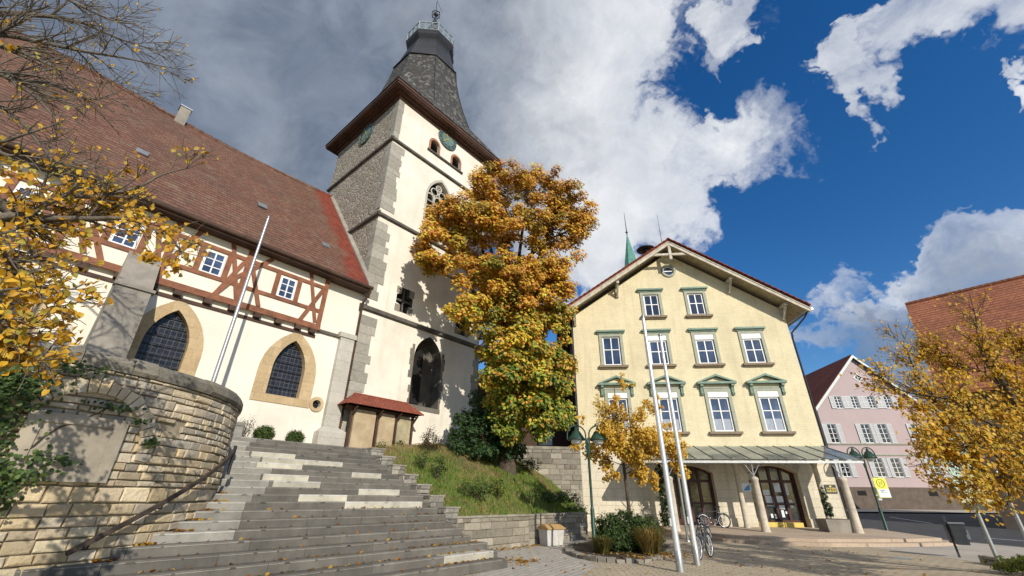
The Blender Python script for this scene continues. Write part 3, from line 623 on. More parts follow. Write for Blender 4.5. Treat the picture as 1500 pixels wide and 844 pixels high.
# ------------------------------------------------------------------ stairs
STEP_T, STEP_R = .37, .162
sroot = thing('stone_staircase', 'broad grey stone staircase with scattered pale slabs climbing to church', 'staircase', ch(5, 8.5, 0), RZ_CHURCH, off=(5, 8.5, 0))
LIGHT = {17: [(5.15, 6.45)], 16: [(5.35, 6.6), (6.6, 7.9)], 15: [(5.1, 6.4)], 14: [(7.85, 8.95)], 13: [(5.05, 6.3)], 12: [(5.2, 6.5)], 11: [(7.5, 8.95)], 10: [(5.6, 6.95)], 9: [(6.7, 9.3)], 2: [(8.0, 9.75)], 0: []}
PALE = {20: [(3.6, 5.6)], 19: [(3.6, 5.3)], 18: [(3.6, 5.1)], 17: [(3.6, 5.1)], 16: [(3.6, 5.3)], 15: [(3.6, 5.1)], 14: [(3.6, 5.4)], 13: [(3.6, 5.0)], 12: [(3.4, 5.1)], 11: [(3.4, 4.9)], 10: [(2.5, 4.5)], 9: [(2.5, 4.25)], 8: [(2.5, 4.1)], 7: [(2.5, 3.97)], 6: [(2.3, 3.78)]}
for k in range(1, 21):
    v = 8.5+STEP_T*(k-1); z1 = .05+STEP_R*k; z0 = max(-.05, z1-STEP_R-.04); mb = MB()
    ur = 9.9 if k <= 3 else 9.62
    cuts = {.2, ur}
    for a, b in LIGHT.get(k, [])+PALE.get(k, []): cuts |= {a, min(b, ur)}
    c = sorted(cuts); full = []
    for a, b in zip(c[:-1], c[1:]):
        fixed = any(abs(a-p) < 1e-6 for p, q_ in LIGHT.get(k, [])+PALE.get(k, []))
        if b-a > 2.0 and not fixed:
            n = max(1, round((b-a)/hv(1.3, 1.9))); full += [(a+(b-a)*i/n, a+(b-a)*(i+1)/n) for i in range(n)]
        else: full.append((a, b))
    for a, b in full:
        m_ = (a+b)/2
        if any(p-.01 <= m_ <= q_+.01 for p, q_ in LIGHT.get(k, [])): t = (.56, .52, .41)
        elif any(p-.01 <= m_ <= q_+.01 for p, q_ in PALE.get(k, [])): t = (.33, .315, .27)
        else: t = (.16, .147, .124)
        kk = hv(.85, 1.15); t = tuple(x*kk for x in t); g_ = .004; j = hv(-.004, .004)
        bow = .0
        mb.box(a+g_, b-g_, v+j, v+STEP_T+.12, z0, z1+j*.5, tint=t)
        for _c in range(int((b-a)*1.3)):      # worn hollows and chips on the arris
            xx = hv(a+.12, b-.12); ww = hv(.02, .08); kc = hv(.5, .85); mb.hexa([(xx-ww, v+j-.0075, z1-.035), (xx+ww, v+j-.0075, z1-.035), (xx+ww, v+j+.012, z1-.035), (xx-ww, v+j+.012, z1-.035)], [(xx-ww*.6, v+j-.0075, z1-.012), (xx+ww*.6, v+j-.0075, z1-.012), (xx+ww*.4, v+j+.01, z1+.003), (xx-ww*.4, v+j+.01, z1+.003)], tint=tuple(x*kc for x in t))
        # nosing: a slim paler arris along the front edge
        mb.hexa([(a+g_, v+j-.006, z1-.028), (b-g_, v+j-.006, z1-.028), (b-g_, v+j+.03, z1-.028), (a+g_, v+j+.03, z1-.028)], [(a+g_, v+j+.008, z1+.002+j*.5), (b-g_, v+j+.008, z1+.002+j*.5), (b-g_, v+j+.03, z1+.002+j*.5), (a+g_, v+j+.03, z1+.002+j*.5)], tint=tuple(min(.6, x*1.7) for x in t))
    part('step', mb, STEPM, sroot)
fd = MB(); fd.add([(.2, 8.6, -.1), (9.55, 8.6, -.1), (9.55, 15.9, -.1), (.2, 15.9, -.1), (.2, 8.6, .0), (9.55, 8.6, .0), (9.55, 15.9, 3.1), (.2, 15.9, 3.1)], [(0, 1, 2, 3), (4, 5, 6, 7), (0, 1, 5, 4), (1, 2, 6, 5), (2, 3, 7, 6), (3, 0, 4, 7)])
part('foundation', fd, MORTAR, sroot)
# stepped cheek wall along the right of the stairs
cw = thing('stepped_cheek_wall', 'stepped low wall of grey squared blocks beside the stairs', 'stone wall', ch(9.8, 11, .9), RZ_CHURCH, off=(9.8, 11, .9))
cm = MB(); cc_ = MB(); pg = lambda z: [(.27, .25, .21), (.33, .31, .26), (.22, .2, .17), (.38, .35, .28)]
for j in range(7):
    v0 = 10.75+.74*j; zt = 1.33+.324*j; zb = zt-.75
    courses(cm, (lambda V: lambda s, z, d: (s, V-d, z))(v0), 9.63, 10.18, zb, zt, .12, .19, .2, .42, pg, (.01, .03), .008)
    courses(cm, lambda s, z, d: (9.63-d, s, z), v0, v0+.74, zb, zt, .12, .19, .2, .42, pg, (.01, .03), .008)
    cc_.box(9.66, 10.16, v0+.03, v0+.78, zb-.1, zt-.005); cc_.box(9.6, 10.22, v0-.03, v0+.735, zt, zt+.045)
part('core', cc_, CEMENT, cw); part('blocks', cm, STONEG, cw)

# lower retaining wall with a weathered coping
def poly_wall(name, label, pts, z0, zt, t, hh, ll, pal, base_mat=MORTAR, cop=.07, depth=(.01, .035)):
    P = [Vector(p).to_3d() for p in pts]; r = thing(name, label, 'stone wall', (P[0].x, P[0].y, z0), 0, off=(P[0].x, P[0].y, z0)); mb, cb, pb = MB(), MB(), MB()
    for a, b in zip(P[:-1], P[1:]):
        d = (b-a); L = d.length; d.normalize(); n = Vector((d.y, -d.x, 0))
        courses(mb, lambda s, z, e: tuple(a+d*s+n*e+Vector((0, 0, z))), 0, L, z0, zt, hh[0], hh[1], ll[0], ll[1], pal, depth, .008)
        cb.hexa([a-n*.01+Vector((0, 0, z0)), b-n*.01+Vector((0, 0, z0)), b-n*t+Vector((0, 0, z0)), a-n*t+Vector((0, 0, z0))], [a-n*.01+Vector((0, 0, zt)), b-n*.01+Vector((0, 0, zt)), b-n*t+Vector((0, 0, zt)), a-n*t+Vector((0, 0, zt))])
        s = 0
        while s < L-.05:
            l = min(hv(.7, 1.3), L-s); p, q = a+d*s, a+d*(s+l-.01); s += l
            pb.hexa([x+Vector((0, 0, zt+.002)) for x in (p+n*.05, q+n*.05, q-n*(t+.03), p-n*(t+.03))], [x+Vector((0, 0, zt+cop+hv(-.008, .008))) for x in (p+n*.045, q+n*.045, q-n*(t+.03), p-n*(t+.03))])
    part('core', cb, base_mat, r); part('masonry', mb, STONEG, r); part('coping', pb, COPING, r); return r
poly_wall('retaining_wall', 'low grey block wall holding the grassy bank behind the grit bin', [ch(9.75, 11.8).to_2d(), ch(14.8, 11.64).to_2d(), ch(18.9, 11.5).to_2d(), (3.78, 26.2)], -.05, 1.0, .35, (.16, .28), (.35, .8), lambda z: [(.33, .295, .225), (.38, .34, .26), (.29, .26, .2), (.42, .38, .30)])
poly_wall('upper_wall', 'high pale block wall between the grassy bank and the yellow building', [(-2.6, 25.9), (4.12, 26.5)], .6, 4.2, .4, (.22, .32), (.4, .8), lambda z: [(.34, .31, .25), (.39, .355, .28), (.30, .27, .215)], cop=.16)

# ------------------------------------------------------------------ church nave
NV = 17.5; nav = thing('church_nave', 'long cream church nave with half-timbered upper storey and steep tiled roof', 'church', ch(2, NV, 3.28), RZ_CHURCH, off=(2, NV, 3.28)); nav['kind'] = 'thing'
GW = [(6.8, 4.8, 1.12, .63), (2.72, 4.8, 1.08, .62), (-1.25, 4.8, 1.08, .62), (-5.3, 4.8, 1.08, .62)]
def gout(c, z, h): return gothic(c, z, h, z+1.15, z+2.95)
def gin(c, z, h): return gothic(c, z+.3, h, z+1.3, z+2.56)
w = MB(); outer = rect(-16, 9.38, 3.2, 10.95); hs = [gout(c, z, h-.02) for c, z, h, _ in GW]+[circ(8.2, 5.0, .17)]
w.holes(outer, hs, fy(NV)); w.reveal(hs[-1], fy(NV), fy(NV+.3)); w.box(-16, 9.38, NV+.5, 30.5, 3.2, 10.9); w.box(-15.9, 9.3, NV+.25, NV+.5, 3.2, 10.9)
w.prism([(-15.9, NV+.1, 10.9), (-15.9, 30.5, 10.9), (-15.9, 24, 19.4)], (.3, 0, 0)); part('wall', w, CREAM, nav)
for c, z, h, hi in GW:
    s_ = MB(); o, i = gout(c, z, h), gin(c, z, hi)
    s_.ring(o, i, lambda x, zz, o=o: (x, NV-.03, zz), lambda x, zz: (x, NV+.30, zz))
    gw = part('gothic_window', s_, SANDST, nav); gl = MB(); tri = tessellate_polygon([[Vector((x, zz, 0)) for x, zz in gin(c, z, hi+.03)]])
    gl.add([(x, NV+.24, zz) for x, zz in gin(c, z, hi+.03)], [tuple(t) for t in tri]); part('glass', gl, LEADGL, gw)
    bars = MB()
    for k in range(1, 7):
        zz = z+.3+k*.33
        if zz < z+2.3: bars.box(c-hi, c+hi, NV+.2, NV+.235, zz-.012, zz+.012)
    for k in (-1, 0, 1): bars.box(c+k*.31-.01, c+k*.31+.01, NV+.205, NV+.232, z+.3, z+(2.42 if k == 0 else 2.02))
    part('glazing_bars', bars, IRON, gw)
rw = MB(); rw.ring(circ(8.2, 5.0, .30), circ(8.2, 5.0, .17), fy(NV-.05), fy(NV+.05)); o_ = part('round_window', rw, SANDST, nav)
gl = MB(); tri = tessellate_polygon([[Vector((x, z, 0)) for x, z in circ(8.2, 5, .18)]]); gl.add([(x, NV+.15, z) for x, z in circ(8.2, 5, .18)], [tuple(t) for t in tri]); part('glass', gl, BLACK, o_)
bb = MB(); bb.box(8.04, 8.36, NV+.08, NV+.1, 4.985, 5.015); bb.box(8.185, 8.215, NV+.08, NV+.1, 4.84, 5.16); part('grille', bb, IRON, o_)
# jettied timber storey
TY = NV-.17; inf = MB(); inf.box(-16, 7.55, TY+.02, NV-.004, 8.02, 10.95); part('infill_panel', inf, CREAM, nav)
tf = MB()
def beam(a, b, w_, y=TY):
    tf.bar((a[0], y+.01, a[1]), (b[0], y+.01, b[1]), w_, .07, (0, 1, 0)) if False else None
    w_ *= .88; p, q = Vector((a[0], 0, a[1])), Vector((b[0], 0, b[1])); d = (q-p).normalized(); n = Vector((-d.z, 0, d.x))*(w_/2)
    y0 = y-hv(0, .012); V = [p-n, q-n, q+n, p+n]; tf.hexa([(v.x, y+.06, v.z) for v in V], [(v.x, y0-.025, v.z) for v in V])
WINS = [(5.55, 6.18, 8.9, 9.82), (2.82, 3.48, 8.9, 9.82), (.3, .95, 8.9, 9.72), (-2.0, -1.36, 8.9, 9.72), (-5.0, -4.3, 8.9, 9.72)]
beam((-16, 8.12), (7.58, 8.12), .26); beam((-16, 10.72), (7.58, 10.72), .2, TY+.01)
for a, b in ((-16, -2.15), (-1.2, .15), (1.1, 2.65), (3.65, 5.4), (6.35, 7.5)): beam((a, 9.97), (b, 9.97), .17, TY+.004)
beam((-16, 8.84), (7.5, 8.84), .17, TY+.004)
for x0, x1, z0, z1 in WINS:
    for x in (x0-.13, x1+.13): beam((x, 8.9), (x, 10.05), .2)
    beam((x0-.2, 9.97), (x1+.2, 9.97), .17)
for a, b, w_ in [((7.47, 8.2), (7.47, 10.7), .22), ((4.26, 8.2), (4.26, 10.7), .24), ((1.8, 8.2), (1.8, 10.7), .22), ((-.75, 8.2), (-.75, 10.7), .26), ((-3.2, 8.2), (-3.2, 10.7), .24), ((-6.4, 8.2), (-6.4, 10.7), .24), ((-9.6, 8.2), (-9.6, 10.7), .24),
                 ((3.50, 10.6), (4.22, 8.3), .17), ((5.05, 10.4), (3.98, 9.1), .17), ((4.2, 10.1), (3.5, 8.2), .16), ((3.98, 9.1), (3.5, 8.2), .17), ((4.4, 9.8), (5.02, 8.25), .17), ((6.62, 10.6), (7.3, 8.3), .16), ((7.37, 9.92), (6.67, 8.2), .17),
                 ((2.5, 10.5), (1.9, 8.9), .17), ((1.15, 10.5), (1.75, 8.4), .17), ((1.3, 8.3), (1.75, 9.9), .16), ((-.2, 9.3), (.35, 8.2), .18), ((.0, 10.6), (-.65, 8.9), .18), ((-.1, 8.3), (-.7, 9.9), .17), ((-1.35, 8.3), (-.8, 9.8), .17), ((-1.3, 10.6), (-.85, 9.3), .17),
                 ((-3.8, 10.5), (-3.25, 8.5), .17), ((-2.6, 10.5), (-3.15, 8.5), .17), ((-2.5, 8.3), (-3.1, 9.9), .17), ((-6.9, 10.5), (-6.45, 8.4), .17), ((-5.8, 10.5), (-6.35, 8.4), .17)]: beam(a, b, w_, TY+hv(-.006, .006))
part('timber_frame', tf, TIMBER, nav)
cb = MB()
for x in (7.3, 6.7, 5.9, 5.1, 4.22, 3.4, 2.5, 1.8, .9, 0., -.8, -1.8, -2.8, -3.8, -5, -6.2, -7.4): cb.box(x-.12, x+.12, TY-.03, NV, 7.82, 8.0)
cb.box(-16, 7.52, TY+.12, NV+.02, 7.68, 7.80); part('jetty_beam_end', cb, DKTIMB, nav)
for x0, x1, z0, z1 in WINS:
    f = MB(); f.ring(rect(x0, x1, z0, z1), rect(x0+.06, x1-.06, z0+.06, z1-.06), fy(TY-.02), fy(TY+.05)); xm = (x0+x1)/2
    f.box(xm-.022, xm+.022, TY-.012, TY+.03, z0+.06, z1-.06)
    for k in (1, 2): zz = z0+(z1-z0)*k/3; f.box(x0+.06, x1-.06, TY-.008, TY+.03, zz-.017, zz+.017)
    tw = part('timber_window', f, WHITE, nav); p = MB(); p.box(x0+.04, x1-.04, TY+.012, TY+.018, z0+.04, z1-.04); part('pane', p, GLASSB, tw)
# roof
rz = lambda v: 10.72+(v-16.9)*(19.55-10.72)/(24-16.9)
rf = MB()
def slope(mb, u0, u1, v0, v1, zf, th=.2, n=12):
    for i in range(n):
        a, b = u0+(u1-u0)*i/n, u0+(u1-u0)*(i+1)/n; sag = lambda u: -.09*math.sin(u*.5)-.08*math.sin(u*.23+1)
        mb.hexa([(a, v0, zf(v0)-th), (b, v0, zf(v0)-th), (b, v1, zf(v1)-th+sag(b)), (a, v1, zf(v1)-th+sag(a))], [(a, v0, zf(v0)), (b, v0, zf(v0)), (b, v1, zf(v1)+sag(b)), (a, v1, zf(v1)+sag(a))])
slope(rf, -18, 9.36, 16.9, 24, rz); slope(rf, -18, 9.36, 31.1, 24, lambda v: rz(48-v))
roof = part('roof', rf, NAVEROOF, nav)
rd = MB()
for i in range(62):
    u = -18+i*.44; sg = -.09*math.sin(u*.5)-.08*math.sin(u*.23+1); rd.tube([(u, 24, 19.52+sg), (u+.45, 24, 19.55+sg)], [.12, .14], 8)
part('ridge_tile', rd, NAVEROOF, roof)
fl = MB(); fl.hexa([(9.2, 16.85, 10.68), (9.44, 16.85, 10.68), (9.44, 24, 19.6), (9.2, 24, 19.6)], [(9.2, 16.85, 10.8), (9.44, 16.85, 10.95), (9.44, 24, 19.87), (9.2, 24, 19.72)]); part('verge_flashing', fl, CEMENT, roof)
for px, py in ((208, 224), (384, 302), (477, 360)):
    # roof plane met by the pixel ray
    Mi = MC.inverted(); o = Mi @ EYEP; d = Mi.to_3x3() @ ray(px, py); k = (19.55-10.72)/7.1
    t = (10.72+(o.y-16.9)*k-o.z)/(d.z-d.y*k); p = o+d*t; sk = MB()
    e = Vector((0, 1, k)).normalized(); n = Vector((0, -k, 1)).normalized()
    c4 = [p+Vector((a*.20, 0, 0))+e*b_+n*.01 for a, b_ in ((-1, -.22), (1, -.22), (1, .22), (-1, .22))]
    sk.hexa(c4, [x+n*.05 for x in c4]); part('roof_light', sk, ZINC, roof)
ea = MB(); ea.box(-18, 9.36, 16.86, NV, 10.42, 10.52); ea.box(-18, 9.36, 16.95, 17.1, 10.5, 10.66); part('eaves_soffit', ea, DKTIMB, nav)
gt = MB(); gt.tube([(-18, 16.80, 10.56), (9.42, 16.80, 10.56)], .085, 10); part('gutter', gt, DKTIMB, nav)
dp = MB(); dp.tube([(9.33, 16.8, 10.5), (9.33, 16.86, 10.3), (9.33, 17.36, 9.9), (9.33, 17.36, 3.3)], .055, 10)
for z in (4.4, 6.2, 8.0, 9.6): dp.box(9.26, 9.40, 17.3, 17.5, z-.02, z+.02)
part('downpipe', dp, DKTIMB, nav)
chm = MB(); chm.box(.50, .96, 23.7, 24.2, 18.6, 20.2); cho = part('chimney', chm, CEMENT, nav); cap = MB(); cap.box(.46, 1.0, 23.66, 24.24, 20.2, 20.27); part('chimney_cap', cap, ZINC, cho)
# pilaster with plinth, sloping buttress
ps = MB(); ps.box(8.58, 9.24, NV-.22, NV+.1, 4.1, 8.0); ps.box(8.5, 9.3, NV-.27, NV+.1, 8.0, 8.22); ps.hexa([(8.36, NV-.42, 3.95), (9.72, NV-.42, 3.95), (9.72, NV, 3.95), (8.36, NV, 3.95)], [(8.56, NV-.24, 4.14), (9.26, NV-.24, 4.14), (9.26, NV, 4.14), (8.56, NV, 4.14)]); ps.box(8.34, 9.74, NV-.45, NV, 3.2, 3.95); part('pilaster', ps, GREYST, nav)
bt = MB(); bt.add([(.86, 15.9, 3.2), (1.78, 15.9, 3.2), (1.78, NV, 3.2), (.86, NV, 3.2), (.86, 16.25, 7.3), (1.72, 16.25, 7.3), (1.74, NV, 9.1), (.86, NV, 9.1)], [(0, 1, 5, 4), (1, 2, 6, 5), (4, 5, 6, 7), (0, 4, 7, 3), (0, 3, 2, 1)]); bt.box(.80, 1.8, 16.18, 16.5, 7.25, 7.34); part('buttress', bt, CEMENT, nav)
st2 = MB(); st2.box(7.58, 9.1, NV-.10, NV, 7.98, 8.1); part('string_course', st2, DARKST, nav)

# ------------------------------------------------------------------ church tower
T0, T1, TV0, TV1 = 9.4, 17.45, 17.5, 24.9; TU, TC = (T0+T1)/2, (TV0+TV1)/2
tow = thing('church_tower', 'tall square church tower with dark octagonal spire, gallery and clocks', 'church tower', ch(TU, TV0, 3.28), RZ_CHURCH, off=(TU, TV0, 3.28)); tow['kind'] = 'thing'
w = MB(); TZ = 24.55
belf = [segarch(12.1, 12.78, 21.95, 22.65, 22.95), segarch(14.0, 14.72, 21.95, 22.65, 22.95)]
goth = gothic(13.32, 16.6, .98, 18.35, 20.0); nich = gothic(13.68, 5.7, .93, 8.1, 9.45)
cross = [(11.45, 10.25), (12.0, 10.25), (12.0, 10.65), (12.25, 10.7), (12.25, 11.2), (12.0, 11.25), (12.0, 11.65), (11.45, 11.65), (11.45, 11.25), (11.22, 11.2), (11.22, 10.7), (11.45, 10.65)]
cross2 = [(x+4.2, z-.05) for x, z in cross]
HL = belf+[goth, nich, cross, cross2]
w.holes(rect(T0, T1, 3.2, TZ), HL, fy(TV0), 0)
for L, d in zip(HL, (.4, .4, .35, .75, .35, .35)): w.reveal(L, fy(TV0), fy(TV0+d), 2 if L in (cross, cross2, nich) else 0)
w.add([(T0, TV0, 3.2), (T0, TV1, 3.2), (T0, TV1, TZ), (T0, TV0, TZ)], [(0, 1, 2, 3)], 1)
w.add([(T1, TV0, 3.2), (T1, TV1, 3.2), (T1, TV1, TZ), (T1, TV0, TZ)], [(0, 1, 2, 3)], 1); w.add([(T0, TV1, 3.2), (T1, TV1, 3.2), (T1, TV1, TZ), (T0, TV1, TZ)], [(0, 1, 2, 3)], 1)
w.box(T0+.05, T1-.05, TV0+.8, TV1-.05, 3.3, TZ-.1, 3)
twl = part('wall', w, [WHITEP, RUBBLE, DARKST, BLACK], tow)
# quoins
z = 4.1
while z < 24.3:
    h = hv(.38, .5); skip = any(abs(z+h/2-s) < .3 for s in (9.85, 15.35, 20.85))
    if not skip:
        L = hv(.55, .95); L2 = hv(.35, .6); kx = hv(.8, 1.12); tt = (.40*kx, .375*kx, .315*kx)
        qn = MB()
        if True:
            qn.box(T0-.025, T0+(L if z < 20.9 else hv(.34, .4)), TV0-.028, TV0+.05, z+.006, z+h-.006, tint=tt); qn.box(T0-.026, T0+.05, TV0+.05, TV0+L2, z+.006, z+h-.006, tint=tt)
        part('quoin', qn, STONEG, tow)
        if 17 < z < 20.6 or z < 9: qn = MB(); qn.box(T1-hv(.3, .75), T1+.025, TV0-.02, TV0+.05, z+.006, z+h-.006, tint=tt); part('quoin', qn, STONEG, tow)
    z += h
# ragged stone dressings round the big niche
for sgn in (-1, 1):
    z = 5.7
    while z < 8.6:
        h = hv(.25, .4); L = hv(.02, .32); kx = hv(.8, 1.1); x = 13.68+sgn*.93
        nd_ = MB(); nd_.box(min(x, x+sgn*L), max(x, x+sgn*L), TV0-.012, TV0+.03, z, z+h-.01, tint=(.22*kx, .2*kx, .16*kx)); part('stone_dressing', nd_, STONEG, tow); z += h
nd_ = MB(); nd_.box(12.6, 14.75, TV0-.03, TV0+.05, 5.5, 5.72, tint=(.2, .18, .15)); part('niche_sill', nd_, STONEG, tow)
for (L, cx, cz) in ((cross, 11.74, 10.95), (cross2, 15.94, 10.9)):
    for dx, dz in ((-.4, .5), (.42, .5), (-.4, -.52), (.42, -.52)): nd_ = MB(); nd_.box(cx+dx-.16, cx+dx+.16, TV0-.01, TV0+.02, cz+dz-.2, cz+dz+.2, tint=(.3, .27, .21)); part('stone_dressing', nd_, STONEG, tow)
bk_ = MB(); bk_.add([(x, TV0+.72, z) for x, z in nich], [tuple(t) for t in tessellate_polygon([[Vector((x, z, 0)) for x, z in nich]])]); nb = part('niche_back', bk_, DARKST, tow)
sl_ = MB(); sl_.box(12.95, 13.85, TV0+.66, TV0+.715, 5.95, 8.8); part('doorway', sl_, BLACK, nb)
for L, cx, cz in ((cross, 11.74, 10.95), (cross2, 15.94, 10.9)): cb2 = MB(); cb2.add([(x, TV0+.3, z) for x, z in L], [tuple(t) for t in tessellate_polygon([[Vector((x, z, 0)) for x, z in L]])]); cb2.box(cx-.045, cx+.045, TV0+.12, TV0+.2, cz-.7, cz+.7, 1); cb2.box(cx-.5, cx+.5, TV0+.12, TV0+.2, cz-.06, cz+.06, 1); part('cross_opening', cb2, [BLACK, DARKST], tow)
for z in (9.85, 15.35, 20.85):
    s_ = MB()
    for a, b in (((T0-.14, TV0-.14), (T1+.14, TV0-.14)), ((T0-.14, TV1+.14), (T0-.14, TV0-.14)), ((T1+.14, TV0-.14), (T1+.14, TV1+.14))):
        A, B = Vector((*a, 0)), Vector((*b, 0)); d = (B-A).normalized(); n = Vector((-d.y, d.x, 0))
        V = [(0, z-.14), (0, z), (.16, z+.14), (.16, z-.2)]
        s_.add([tuple(A+n*o+Vector((0, 0, zz))) for o, zz in V]+[tuple(B+n*o+Vector((0, 0, zz))) for o, zz in V], [(0, 1, 5, 4), (1, 2, 6, 5), (3, 0, 4, 7), (0, 1, 2, 3), (4, 5, 6, 7)])
    part('string_course', s_, DARKST, tow)
for L, (x0, x1) in zip(belf, ((12.1, 12.78), (14.0, 14.72))):
    b_ = MB(); b_.ring(segarch(x0-.12, x1+.12, 21.95, 22.66, 23.12), segarch(x0, x1, 21.95, 22.65, 22.95), fy(TV0-.06), fy(TV0+.02)); 
    bw_ = part('belfry_window', b_, M_plain('red_brick_arch', (.36, .16, .10), .85, .25, 5, 40, .3) if 'red_brick_arch' not in bpy.data.materials else bpy.data.materials['red_brick_arch'], tow); lv = MB(); lv.box(x0, x1, TV0+.3, TV0+.34, 21.95, 22.95, 1)
    for k in range(6): zz = 22.0+k*.16; lv.hexa([(x0, TV0+.06, zz), (x1, TV0+.06, zz), (x1, TV0+.09, zz-.02), (x0, TV0+.09, zz-.02)], [(x0, TV0+.2, zz+.13), (x1, TV0+.2, zz+.13), (x1, TV0+.23, zz+.11), (x0, TV0+.23, zz+.11)])
    part('louvres', lv, [LOUVER, BLACK], bw_)
s_ = MB(); s_.box(11.9, 15.0, TV0-.12, TV0+.02, 21.84, 21.95); part('belfry_sill', s_, DARKST, tow)
# tracery window
tr_ = MB(); tr_.ring(gothic(13.32, 16.55, 1.1, 18.4, 20.2), goth, fy(TV0-.05), fy(TV0+.02)); tw = part('tracery_window', tr_, GREYST, tow)
bk_ = MB(); bk_.add([(x, TV0+.34, z) for x, z in goth], [tuple(t) for t in tessellate_polygon([[Vector((x, z, 0)) for x, z in goth]])])
for k in range(12): zz = 16.7+k*.19; bk_.box(12.45, 14.2, TV0+.24, TV0+.34, zz, zz+.05, 1)
part('louvres', bk_, [BLACK, LOUVER], tw)
tc_ = MB()
for x in (12.98, 13.66): tc_.box(x-.05, x+.05, TV0+.12, TV0+.26, 16.6, 18.75)
for x in (12.66, 13.32, 13.98): tc_.ring(gothic(x, 18.2, .33, 18.45, 18.85), gothic(x, 18.26, .26, 18.45, 18.75), fy(TV0+.13), fy(TV0+.25))
for x, z, r in ((13.0, 19.1, .27), (13.64, 19.1, .27), (13.32, 19.55, .22)): tc_.torus((x, TV0+.19, z), (0, 1, 0), r, .05, 20, 6)
for k in range(3): tc_.torus((13.32+.09*math.cos(k*2.09+1.57), TV0+.19, 19.55+.09*math.sin(k*2.09+1.57)), (0, 1, 0), .09, .025, 12, 5)
tc_.box(12.4, 14.25, TV0+.14, TV0+.24, 17.5, 17.56); part('tracery', tc_, GREYST, tw)
# clocks
def clock(loc, rz_):
    d = MB(); n = 40
    d.prism([(.80*math.cos(2*PI*i/n), -.07, .80*math.sin(2*PI*i/n)) for i in range(n)], (0, .08, 0), 1)
    d.prism([(.52*math.cos(2*PI*i/n), -.078, .52*math.sin(2*PI*i/n)) for i in range(n)], (0, .006, 0), 0); d.torus((0, -.07, 0), (0, 1, 0), .79, .02, 40, 5, 0)
    o = part('clock', d, [DIAL, DIALB], tow, loc, rz_); m = MB()
    for k in range(12):
        a = R(30*k); e = Vector((math.sin(a), 0, math.cos(a))); t = Vector((e.z, 0, -e.x))
        for s in ((-1, 0, 1) if k % 3 else (-.5, .5)): p = e*.58+t*.035*s; q = e*.72+t*.035*s; m.bar((p.x, -.085, p.z), (q.x, -.085, q.z), .014, .01, (0, 1, 0))
    part('numerals', m, M_plain('pale_numerals', (.30, .36, .30), .5, .1, 5, 40, 0) if 'pale_numerals' not in bpy.data.materials else bpy.data.materials['pale_numerals'], o)
    for nm, ang, L, w_ in (('minute_hand', 222, .62, .045), ('hour_hand', 337, .40, .06)):
        a = R(ang); e = Vector((math.sin(a), 0, math.cos(a))); h = MB(); h.bar((-e.x*.12, -.10, -e.z*.12), (e.x*L, -.10, e.z*L), w_, .012, (0, 1, 0)); h.bar((e.x*L*.62, -.102, e.z*L*.62), (e.x*L*.8, -.102, e.z*L*.8), w_*2, .012, (0, 1, 0)); part(nm, h, GOLD, o)
    return o
clock((13.42, TV0-.01, 23.86), 0); cz_ = (MC.inverted() @ EYEP)
pw = onframe(538, 196, MC @ Rz(-PI/2), T0) # west face: local y of the turned frame is the church x axis
pwc = (MC @ Rz(-PI/2)) @ pw; pwl = MC.inverted() @ pwc
clock((T0-.01, pwl.y, 23.5), -PI/2)
# cornice and spire
cn = MB(); E1 = .70
for e, z0, z1 in ((.10, 24.2, 24.42), (.30, 24.42, 24.55), (E1, 24.55, 24.66), (E1+.05, 24.66, 24.86)): cn.box(T0-e, T1+e, TV0-e, TV1+e, z0, z1)
part('cornice', cn, CORNICE, tow)
def octa(r, z, f=1.0):
    return [(TU+r*math.cos(R(22.5+45*k)), TC+r*math.sin(R(22.5+45*k)), z) for k in range(8)]
sp = MB(); e = E1+.1; hu, hvv = (T1-T0)/2+e, (TV1-TV0)/2+e
sq = [(TU+sx*hu*a, TC+sy*hvv*b, 24.87) for sx, sy, a, b in ((1, 1, 1, .42), (1, 1, .42, 1), (-1, 1, .42, 1), (-1, 1, 1, .42), (-1, -1, 1, .42), (-1, -1, .42, 1), (1, -1, .42, 1), (1, -1, 1, .42))]
corner = [(TU+hu, TC+hvv, 24.87), (TU-hu, TC+hvv, 24.87), (TU-hu, TC-hvv, 24.87), (TU+hu, TC-hvv, 24.87)]
rg = [(4.3, 26.2), (3.72, 28.0), (3.25, 29.8), (2.9, 31.5), (2.66, 33.0)]
lv_ = [sq]+[octa(r, z) for r, z in rg]
for a, b in zip(lv_[:-1], lv_[1:]): sp.add(a+b, [(i, (i+1) % 8, 8+(i+1) % 8, 8+i) for i in range(8)])
for c4, (i, j) in zip(corner, ((0, 1), (2, 3), (4, 5), (6, 7))): sp.add([sq[i], c4, sq[j], lv_[1][i], lv_[1][j]], [(0, 1, 3), (1, 2, 4), (1, 4, 3)])
spire = part('spire', sp, SHINGLE, tow)
hp = MB()
for k in range(8): hp.tube([l[k] for l in lv_[1:]], .045, 6)
hp.tube(octa(2.72, 33.0)+[octa(2.72, 33.0)[0]], .07, 6); part('hip_ridge', hp, SLATE, spire)
sb = MB(); L2 = [octa(2.63, 33.05), octa(2.08, 35.3), octa(1.66, 36.9)]
for a, b in zip(L2[:-1], L2[1:]): sb.add(a+b, [(i, (i+1) % 8, 8+(i+1) % 8, 8+i) for i in range(8)])
part('slate_band', sb, SLATE, spire)
ga = MB(); L3 = [octa(1.85, 36.1), octa(2.1, 36.5), octa(2.18, 36.75), octa(2.18, 36.9), octa(.6, 36.95)]
for a, b in zip(L3[:-1], L3[1:]): ga.add(a+b, [(i, (i+1) % 8, 8+(i+1) % 8, 8+i) for i in range(8)])
gal = part('gallery', ga, SLATE, tow); bl = MB(); A, B = octa(2.13, 36.92), octa(2.13, 37.9)
